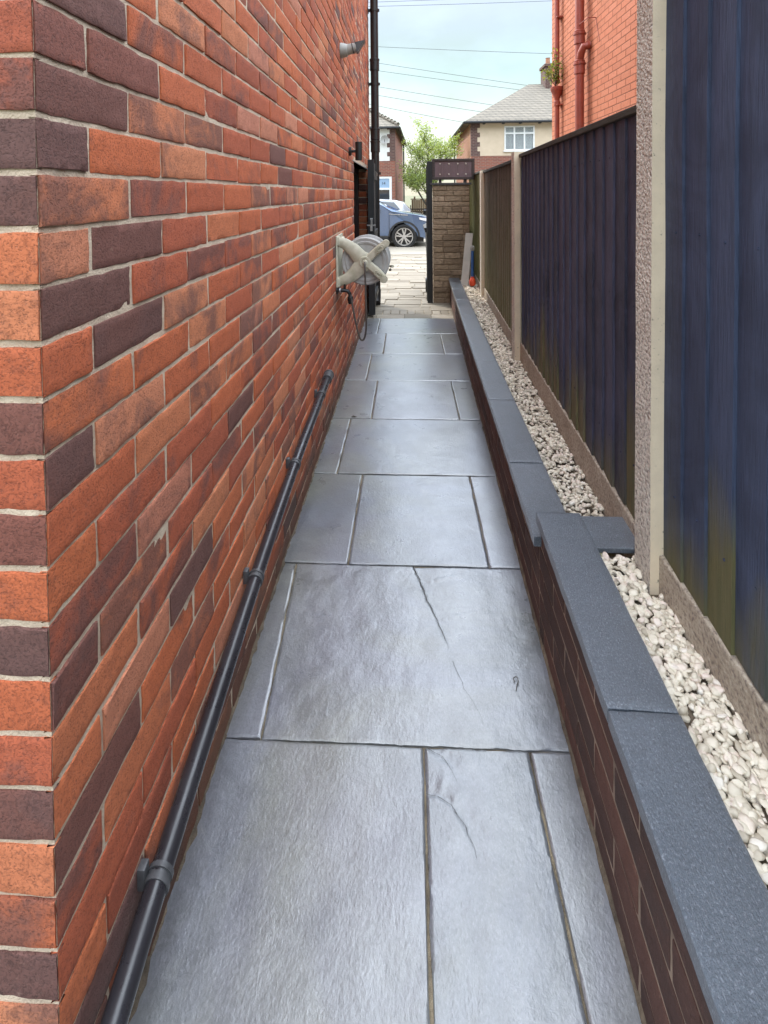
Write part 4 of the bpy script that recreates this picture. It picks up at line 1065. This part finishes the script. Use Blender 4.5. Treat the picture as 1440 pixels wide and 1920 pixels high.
glass = [('side_window', [(-1.52, 1.13), (-1.62, 1.22), (-1.98, 1.44), (-2.35, 1.51), (-2.38, 1.12)], (-1, 1)), ('side_window', [(-2.46, 1.12), (-2.43, 1.515), (-3.3, 1.50), (-3.25, 1.14)], (-1, 1)), ('side_window', [(-3.35, 1.15), (-3.38, 1.49), (-3.85, 1.40), (-3.7, 1.2)], (-1, 1)),
         ('windscreen', [(-1.24, 1.15), (-1.93, 1.53)], (1,)), ('rear_window', [(-4.12, 1.46), (-4.24, 1.27)], (1,))]
CX, CY = .74, 15.9
blue, hw, bd_ = car('blue_car', 'pale blue metallic car with silver spoked wheels parked across the end of the drive', (CX, CY, gz(15.0) + .003), 0, M['bluepaint'], prof, [(-.86, .415), (-3.54, .415)], glass, .93, .365, belt=1.10, roofh=1.64)
for s in (-1, 1):
    b_ = MB(); b_.prism([(-.05, .82), (-.16, .90), (-.42, .93), (-.40, .87), (-.16, .80)], lambda u, v, dd: (u, s * (hw(v, u) + dd), v), -.03, .008); b_.build('headlight', M['lens'], blue)
b_ = MB(); b_.box((-3.08, -.945, .285), (-1.32, .945, .40), 0, .02); b_.build('sill', M['trim'], blue)
b_ = MB(); b_.prism([(.004, .36), (.012, .46), (-.30, .46), (-.42, .36)], lambda u, v, dd: (u, dd, v), -.80, .80); b_.build('bumper_trim', M['trim'], blue)
for s in (-1, 1):
    for X in (-1.30, -2.41, -3.20):
        b_ = MB(); b_.prism([(X, .42), (X + .008, .42), (X + .008, 1.10), (X, 1.10)], lambda u, v, dd: (u, s * (hw(v, u) + dd), v), -.01, .0015)
        b_.build('door_seam', M['trim'], blue)
    b_ = MB(); b_.box((-1.75, s * .95 - .07, 1.14), (-1.58, s * .95 + .07, 1.27), 0, .03); b_.build('wing_mirror', M['bluepaint'], blue, smooth=True)
    b_ = MB(); b_.prism([(-2.22, .99), (-2.02, .99), (-2.02, 1.02), (-2.22, 1.02)], lambda u, v, dd: (u, s * (hw(v, u) + dd), v), 0, .02); b_.build('door_handle', M['bluepaint'], blue)
    b_ = MB(); b_.prism([(-.75, .99), (-1.30, 1.03), (-1.30, 1.045), (-.75, 1.012)], lambda u, v, dd: (u, s * (hw(v, u) + dd), v), -.01, .004); b_.build('side_vent', M['alloy'], blue)
# silver hatchback further back
prof2 = [(-.03, .30), (0, .45), (-.03, .68), (-.2, .80), (-.9, .95), (-1.15, 1.0), (-1.9, 1.40), (-2.5, 1.46), (-3.2, 1.42), (-3.6, 1.33), (-3.88, 1.02), (-3.95, .7), (-3.9, .32)]
glass2 = [('side_window', [(-1.45, 1.02), (-1.95, 1.32), (-2.45, 1.37), (-2.45, 1.0)], (-1, 1)), ('side_window', [(-2.53, 1.0), (-2.53, 1.37), (-3.2, 1.33), (-3.45, 1.05)], (-1, 1)), ('windscreen', [(-1.2, 1.03), (-1.87, 1.385)], (1,)), ('rear_window', [(-3.63, 1.30), (-3.84, 1.07)], (1,))]
silver, hw2, _ = car('silver_car', 'silver hatchback parked across the road behind the blue car', (-3.78, 22.0, -.325), pi, M['silverpaint'], prof2, [(-.8, .36), (-3.3, .36)], glass2, .85, .31, belt=1.0, roofh=1.46)

# ------------------------------------------------------------------ far houses
M['farbrick'] = brick_tex_mat('far_red_brick', (.30, .085, .05), (.20, .065, .045), (.28, .2, .15))
M['fardark'] = brick_tex_mat('dark_quoin_brick', (.115, .05, .042), (.085, .042, .038), (.2, .15, .12))
M['render_beige'] = plain('beige_render', (.62, .50, .36), (.55, .44, .31), 3, .9, .3, 60)
M['render_white'] = plain('white_render', (.74, .73, .68), (.66, .65, .60), 3, .9, .3, 60)
M['fartile'] = brick_tex_mat('pale_roof_tiles', (.19, .165, .13), (.24, .205, .16), (.10, .09, .07), .3, .16, .02)
M['orangeb'] = brick_tex_mat('orange_side_brick', (.42, .17, .09), (.36, .14, .08), (.42, .3, .2))
M['skyglass'] = M['glass']
M['curtain'] = plain('net_curtain', (.46, .46, .43), (.38, .38, .36), 8, .9, .2, 30, stretch=(8, 8, .5))
M['doorblue'] = plain('blue_grey_panel', (.30, .42, .56), (.26, .37, .50), 6, .4, .05)
def window(parent, x0, x1, z0, z1, y, lights, trans):
    f = MB(); fw = .06
    f.box((x0, y - .07, z0), (x0 + fw, y + .02, z1)); f.box((x1 - fw, y - .07, z0), (x1, y + .02, z1)); f.box((x0 + fw, y - .07, z0), (x1 - fw, y + .02, z0 + fw)); f.box((x0 + fw, y - .07, z1 - fw), (x1 - fw, y + .02, z1))
    for i in range(1, lights): X = x0 + (x1 - x0) * i / lights; f.box((X - fw * .6, y - .066, z0 + fw), (X + fw * .6, y + .02, z1 - fw))
    zt = z0 + (z1 - z0) * trans; f.box((x0 + fw, y - .062, zt - fw * .6), (x1 - fw, y + .018, zt + fw * .6))
    wn = f.build('window', M['white'], parent)
    g_ = MB(); g_.box((x0 + fw * .5, y - .03, z0 + fw * .5), (x1 - fw * .5, y - .018, z1 - fw * .5)); g_.build('pane', M['wglass'], wn)
    for (a, e) in ((x0 + fw, x0 + (x1 - x0) * .30), (x1 - (x1 - x0) * .30, x1 - fw)):
        c = MB(); nn = 12; pr_ = None
        for i in range(nn + 1):
            X = a + (e - a) * i / nn; yy = y + .05 + .02 * (i % 2); v_ = (c.vert((X, yy, z0 + fw)), c.vert((X, yy, z1 - fw)))
            if pr_: c.face((pr_[0], v_[0], v_[1], pr_[1]))
            pr_ = v_
        c.build('curtain', M['curtain'], wn, fix=False)
    s_ = MB(); s_.box((x0 - .05, y - .11, z0 - .06), (x1 + .05, y - .0, z0 - .002)); s_.build('sill', M['white'], wn)
    return wn
m, t, b = newmat('window_glass'); b.inputs['Base Color'].default_value = (.8, .85, .85, 1); b.inputs['Roughness'].default_value = .03; b.inputs['Transmission Weight'].default_value = .75; b.inputs['IOR'].default_value = 1.3; t.links.new(ramp(t, noise_(t, objco(t), 2), [(.3, .02), (.7, .06)]), b.inputs['Roughness']); M['wglass'] = m
M['darkroom'] = plain('dark_interior', (.05, .05, .055), (.03, .03, .033), 3, .9, 0)
def hip_roof(mb, x0, x1, y0, y1, z, h, ov=.25, both=True):
    x0 -= ov; x1 += ov; y0 -= ov; y1 += ov; d = (y1 - y0) / 2; yc = (y0 + y1) / 2
    B = [mb.vert(q_) for q_ in ((x0, y0, z), (x1, y0, z), (x1, y1, z), (x0, y1, z))]; B2 = [mb.vert(q_) for q_ in ((x0, y0, z + .06), (x1, y0, z + .06), (x1, y1, z + .06), (x0, y1, z + .06))]
    xa = x0 + d * .95; xb = x1 - d * .95 if both else x1
    t0 = mb.vert((xa, yc, z + h)); t1 = mb.vert((xb, yc, z + h))
    mb.face(B[::-1])
    for i in range(4): e = (i + 1) % 4; mb.face((B[i], B[e], B2[e], B2[i]))
    mb.face((B2[0], B2[1], t1, t0)); mb.face((B2[1], B2[2], t1)); mb.face((B2[2], B2[3], t0, t1)); mb.face((B2[3], B2[0], t0))
# right far house
H2 = thing('rendered_house', 'beige rendered semi with brick base and grey hipped roof across the road', 'house', (3.02, 24.6, -.30))
W2, D2, E2, SP = 11.0, 7.6, 5.0, 3.42
b_ = MB(); b_.box((0, .0, 0), (W2, D2, SP - .001)); b_.box((.02, .1, SP), (W2 - .02, D2, E2)); b_.build('brick_wall', M['orangeb'], H2)
b_ = MB(); b_.box((.02, -.004, 0.0), (W2, -.0005, SP - .002)); b_.build('front_brickwork', M['farbrick'], H2)
wx0, wx1, wz0, wz1 = 1.57, 2.98, 3.66, 4.82
b_ = MB()
for a, c in (((.28, .0, SP + .001), (wx0, .099, E2 - .001)), ((wx1, .0, SP + .001), (W2, .099, E2 - .001)), ((wx0, .0, SP + .001), (wx1, .099, wz0)), ((wx0, .0, wz1), (wx1, .099, E2 - .001))): b_.box(a, c)
b_.build('render_panel', M['render_beige'], H2)
b_ = MB(); b_.box((wx0, .092, wz0), (wx1, .0985, wz1)); b_.build('room_back', M['darkroom'], H2)
b_ = MB(); z = SP
i = 0
while z < E2 - .05:
    b_.box((-.012, -.012, z), (.30 if i % 2 else .42, .10, min(z + .22, E2 - .002))); z += .222; i += 1
b_.build('quoins', M['fardark'], H2)
window(H2, wx0, wx1, wz0, wz1, .035, 3, .70)
b_ = MB(); hip_roof(b_, 0, W2, 0, D2, E2 + .002, 2.55, .28); rf2 = b_.build('roof', M['fartile'], H2)
b_ = MB(); b_.box((4.35, 3.2, 6.2), (5.15, 4.2, 8.35)); b_.box((4.28, 3.13, 8.35), (5.22, 4.27, 8.5), 0, .02); b_.build('chimney', M['fardark'], rf2)
for i in range(2): c = MB(); c.lathe([(.13, 8.5), (.11, 8.9), (.13, 8.92)], (4.6 + i * .35, 3.7, 0), n=14); c.build('chimney_pot', M['orangeb'], rf2)
b_ = MB(); b_.tube([(-.3, -.34, E2 - .02), (W2, -.34, E2 - .02)], .06, 10); b_.tube([(-.34, -.3, E2 - .02), (-.34, D2, E2 - .02)], .06, 10)
for X in (.6, 1.5, 2.3, 3.2, 4.1): b_.box((X - .05, -.28, E2 - .09), (X + .05, -.006, E2 - .002))
b_.build('gutter', M['trim'], H2)
b_ = MB(); b_.tube([(-.1, -.05 + 7.5, .1), (-.1, -.05 + 7.5, E2)], .045); b_.build('downpipe', M['trim'], H2)
b_ = MB(); b_.prism([(0, 2.95), (-.9, 2.62), (-.9, 2.68), (0, 3.05)], lambda u, v, dd: (dd, u - .006, v), 2.15, 4.1); b_.tube([(2.2, -.85, 2.66), (2.2, -.02, 2.4)], .03); b_.build('porch_canopy', M['white'], H2)
for gx in (3.6,): b_ = MB(); b_.box((gx, -.02, 0), (gx + 4, -.0045, .1)); b_.build('plinth', M['render_white'], H2)
# left far house
H1 = thing('white_house', 'brick house with white rendered upper storey and door seen beside the soil pipe', 'house', (-.62, 25.6, -.30), RD(-1.8))
W1, D1, E1, SP1 = 9.0, 9.5, 4.95, 3.30
b_ = MB(); b_.box((-W1, .1, 0), (-.01, D1, E1)); b_.build('brick_wall', M['farbrick'], H1)
b_ = MB()
dx0, dx1, dz1 = -1.12, -.18, 2.52
for a, c in (((-W1, 0, 0), (dx0, .099, SP1)), ((dx1, 0, 0), (0, .099, SP1)), ((dx0, 0, dz1), (dx1, .099, SP1))): b_.box(a, c)
b_.build('front_brickwork', M['farbrick'], H1)
b_ = MB(); b_.box((-W1, -.006, SP1 + .001), (-.25, .098, E1 - .002)); b_.build('render_panel', M['render_white'], H1)
b_ = MB(); z = SP1 + .001; i = 0
while z < E1 - .05: b_.box((-.40 if i % 2 else -.27, -.012, z), (.011, .10, min(z + .22, E1 - .003))); z += .222; i += 1
b_.build('quoins', M['fardark'], H1)
b_ = MB(); b_.box((dx0, .01, .0), (dx0 + .08, .09, dz1)); b_.box((dx1 - .12, .01, 0), (dx1, .09, dz1)); b_.box((dx0 + .08, .01, dz1 - .1), (dx1 - .12, .09, dz1)); b_.box((dx0 + .08, .01, 1.86), (dx1 - .12, .09, 1.96)); dro = b_.build('door_frame', M['white'], H1)
b_ = MB(); b_.box((dx0 + .08, .04, 1.96), (dx1 - .12, .06, dz1 - .1)); b_.build('transom', M['doorblue'], dro)
b_ = MB(); b_.box((dx0 + .08, .05, .02), (dx1 - .12, .07, 1.86)); b_.build('door', M['glass'], dro)
cu = bpy.data.curves.new('house_number', 'FONT'); cu.body = '14'; cu.size = .2; cu.extrude = .004; cu.align_x = 'CENTER'
to = bpy.data.objects.new('tmp', cu); COL.objects.link(to); bpy.context.view_layer.update()
me = bpy.data.meshes.new_from_object(to.evaluated_get(bpy.context.evaluated_depsgraph_get())); bpy.data.objects.remove(to); me.name = 'house_number'; me.materials.clear(); me.materials.append(M['trim'])
no = bpy.data.objects.new('house_number', me); COL.objects.link(no); no.parent = dro; no.location = (-.60, .035, 2.12); no.rotation_euler = (pi / 2, 0, 0)
b_ = MB(); hip_roof(b_, -W1, 0, 0, D1, E1 + .002, 3.0, .22); r1 = b_.build('roof', M['fartile'], H1)
for (pa, pb_) in (((.17, -.17, E1 + .09), (-4.3, 4.7, E1 + 3.02)),):
    c = MB()
    for i in range(26):
        t = i / 26; P = Vector(pa).lerp(Vector(pb_), t); Q = Vector(pa).lerp(Vector(pb_), t + .05); c.tube([P + Vector((0, 0, .05)), Q], [.11, .075], 8)
    c.build('hip_tiles', M['fartile'], r1)
b_ = MB(); b_.tube([(.24, -.2, E1 - .02), (.24, D1, E1 - .02)], .06); b_.tube([(-W1, -.25, E1 - .02), (.24, -.25, E1 - .02)], .055); b_.build('gutter', M['trim'], H1)
b_ = MB(); b_.tube([(.07, D1 - .3, 0), (.07, D1 - .3, E1)], .05); b_.build('downpipe', M['trim'], H1)
sd_ = thing('satellite_dish', 'small grey satellite dish on the white upper wall of the far left house', 'satellite dish', (-1.13, 25.6, 4.05))
b_ = MB(); b_.lathe([(.02, .0), (.12, -.02), (.2, -.07), (.205, -.075), (.12, -.03), (.02, -.01)], (0, -.12, 0), 'Y', 20); b_.build('dish', M['greyplastic'], sd_, smooth=True)
b_ = MB(); b_.tube([(0, -.12, 0), (0, -.008, -.05)], .02); b_.tube([(0, -.13, -.15), (0, -.4, -.02)], .012); b_.build('arm', M['trim'], sd_)

# ---- garden fence, tree, planter, cables
M['pine'] = plain('pale_pine_boards', (.42, .31, .20), (.32, .23, .15), 9, .8, .3, 60, stretch=(6, 6, .6))
gf = thing('garden_fence', 'pale timber garden fence between the two far houses', 'fence', (.2, 28.0, -.30))
b_ = MB(); x = 0
while x < 2.7: b_.box((x, 0, .05), (x + .11, .02, 1.32 + random.uniform(-.012, .012))); x += .12
b_.build('boards', M['pine'], gf)
for x in (0.12, 1.2, 2.4):
    b_ = MB(); b_.box((x, -.1, 0), (x + .09, -.005, 1.5)); b_.build('post', M['pine'], gf)
b_ = MB(); b_.box((-.05, -.03, 1.33), (2.75, .05, 1.38)); b_.build('rail', M['pine'], gf)
gi_ = thing('lattice_gate', 'small dark lattice garden gate in front of the pale timber fence', 'gate', (.17, 27.2, -.30))
b_ = MB()
for i in range(9):
    a = i * .11; b_.tube([(a, 0, .2), (max(0, a - .45), 0, .75)], .016, 5); b_.tube([(max(0, a - .4), .02, .2), (min(.85, a), .02, .78)], .016, 5)
b_.build('lattice', M['timber'], gi_)
b_ = MB(); b_.box((-.05, -.03, 0), (0, .05, 1.05)); b_.box((.86, -.03, 0), (.92, .05, 1.05)); b_.box((0, -.02, .15), (.86, .04, .2)); b_.box((0, -.02, .8), (.86, .04, .86)); b_.build('frame', M['timber'], gi_)
bin_('small black bin standing at the foot of the pale garden fence', (1.02, 26.4, -.30), .8)
tr = thing('tree', 'small spring tree with sparse bright green leaves between the far houses', 'tree', (.86, 25.4, -.30))
tr.scale = (.98, .98, .94)
tb = MB(); lf = MB()
tips = []
def limb(p0, d, ln, r, lvl):
    pts = [p0]; dd = d.copy(); n = 5
    for i in range(n):
        dd = (dd + Vector((random.gauss(0, .13), random.gauss(0, .13), random.gauss(.05, .08)))).normalized(); pts.append(pts[-1] + dd * ln / n)
    tb.tube(pts, [r * (1 - .55 * i / n) for i in range(n + 1)], 7 if lvl < 2 else 4)
    if lvl >= 3: tips.append(pts); return
    for i in range(8 if lvl == 0 else 5):
        q_ = pts[random.randint(2, n)] if lvl else pts[random.choice((2, 3, 4, 5, 5))]
        a = random.random() * 6.28; nd_ = (dd * .8 + Vector((cos(a), sin(a), .2)) * .72).normalized(); limb(q_, nd_, ln * random.uniform(.52, .72), r * .5, lvl + 1)
limb(Vector((0, 0, 0)), Vector((.03, 0, 1)), 2.75, .095, 0)
for pts in tips:
    for j in range(46):
        i = random.randint(0, len(pts) - 2); P = pts[i].lerp(pts[i + 1], random.random()) + Vector((random.gauss(0, .14), random.gauss(0, .14), random.gauss(0, .12))); leafq(lf, P, random.uniform(.035, .085))
tb.build('trunk', M['bark'], tr, smooth='all'); lf.build('crown', M['leaf'], tr, fix=False)
M['cable'] = plain('cable_sheath', (.10, .10, .11), (.07, .07, .08), 20, .6, 0)
cabs = [((713, 4), (962, 0)), ((713, 12), (1027, 10)), ((718, 87), (1029, 106)), ((718, 118), (1004, 166)), ((718, 132), (1000, 175)), ((718, 162), (929, 199)), ((718, 178), (907, 211)), ((718, 198), (869, 229))]
names = ['topmost thin cable', 'thin level cable second from the top', 'lone cable midway up the sky sloping gently right', 'upper cable of the pair sloping towards the far chimney', 'lower cable of the pair sloping towards the far chimney', 'cable third from the bottom sloping to the far roof', 'cable second from the bottom sloping to the far roof', 'lowest cable dropping to the corner of the far roof']
for ((x0, y0), (x1, y1)), nm in zip(cabs, names):
    Y = 36.0; A = Vector(((x0 - 765) / 960 * Y, Y, 1.37 + (363 - y0) / 960 * Y)); B = Vector(((x1 - 765) / 960 * Y, Y, 1.37 + (363 - y1) / 960 * Y)); dv = B - A
    A2 = A - dv * 1.2; B2 = B + dv * 1.3; b_ = MB()
    b_.tube([A2.lerp(B2, i / 16) + Vector((0, 0, -.25 * (1 - (i / 8 - 1) ** 2) + .12)) - A2 for i in range(17)], .014, 6)
    o = b_.build('overhead_cable', M['cable']); o.location = A2; tag(o, nm + ' crossing the sky', 'cable', 'overhead cables')

tw = MB(); tw.tube(spline([(0, 0, .004), (.006, .010, .006), (.003, .020, .008), (-.006, .018, .006), (-.004, .010, .004)]), .0012, 6); tw.tube([(0, 0, .004), (-.006, -.016, .003)], .001, 6)
tw_o = tw.build('twig', M['bark']); tw_o.location = (.292, 1.40, 0); tag(tw_o, 'tiny curled brown twig lying on the slate paving near the low wall', 'twig')
dl = MB(); dl.cur = (.2, 0, 0, 1)
vv = [dl.vert(q_) for q_ in ((-.02, 0, .004), (-.005, .010, .008), (.02, .003, .005), (.004, -.009, .006), (0, 0, .003))]
for a_, b2_ in ((0, 1), (1, 2), (2, 3), (3, 0)): dl.face((vv[a_], vv[b2_], vv[4]))
dl_o = dl.build('dead_leaf', M['bark'], fix=False); dl_o.location = (-.34, 3.09, 0); tag(dl_o, 'small dark dead leaf on a paving joint towards the left wall', 'leaf')
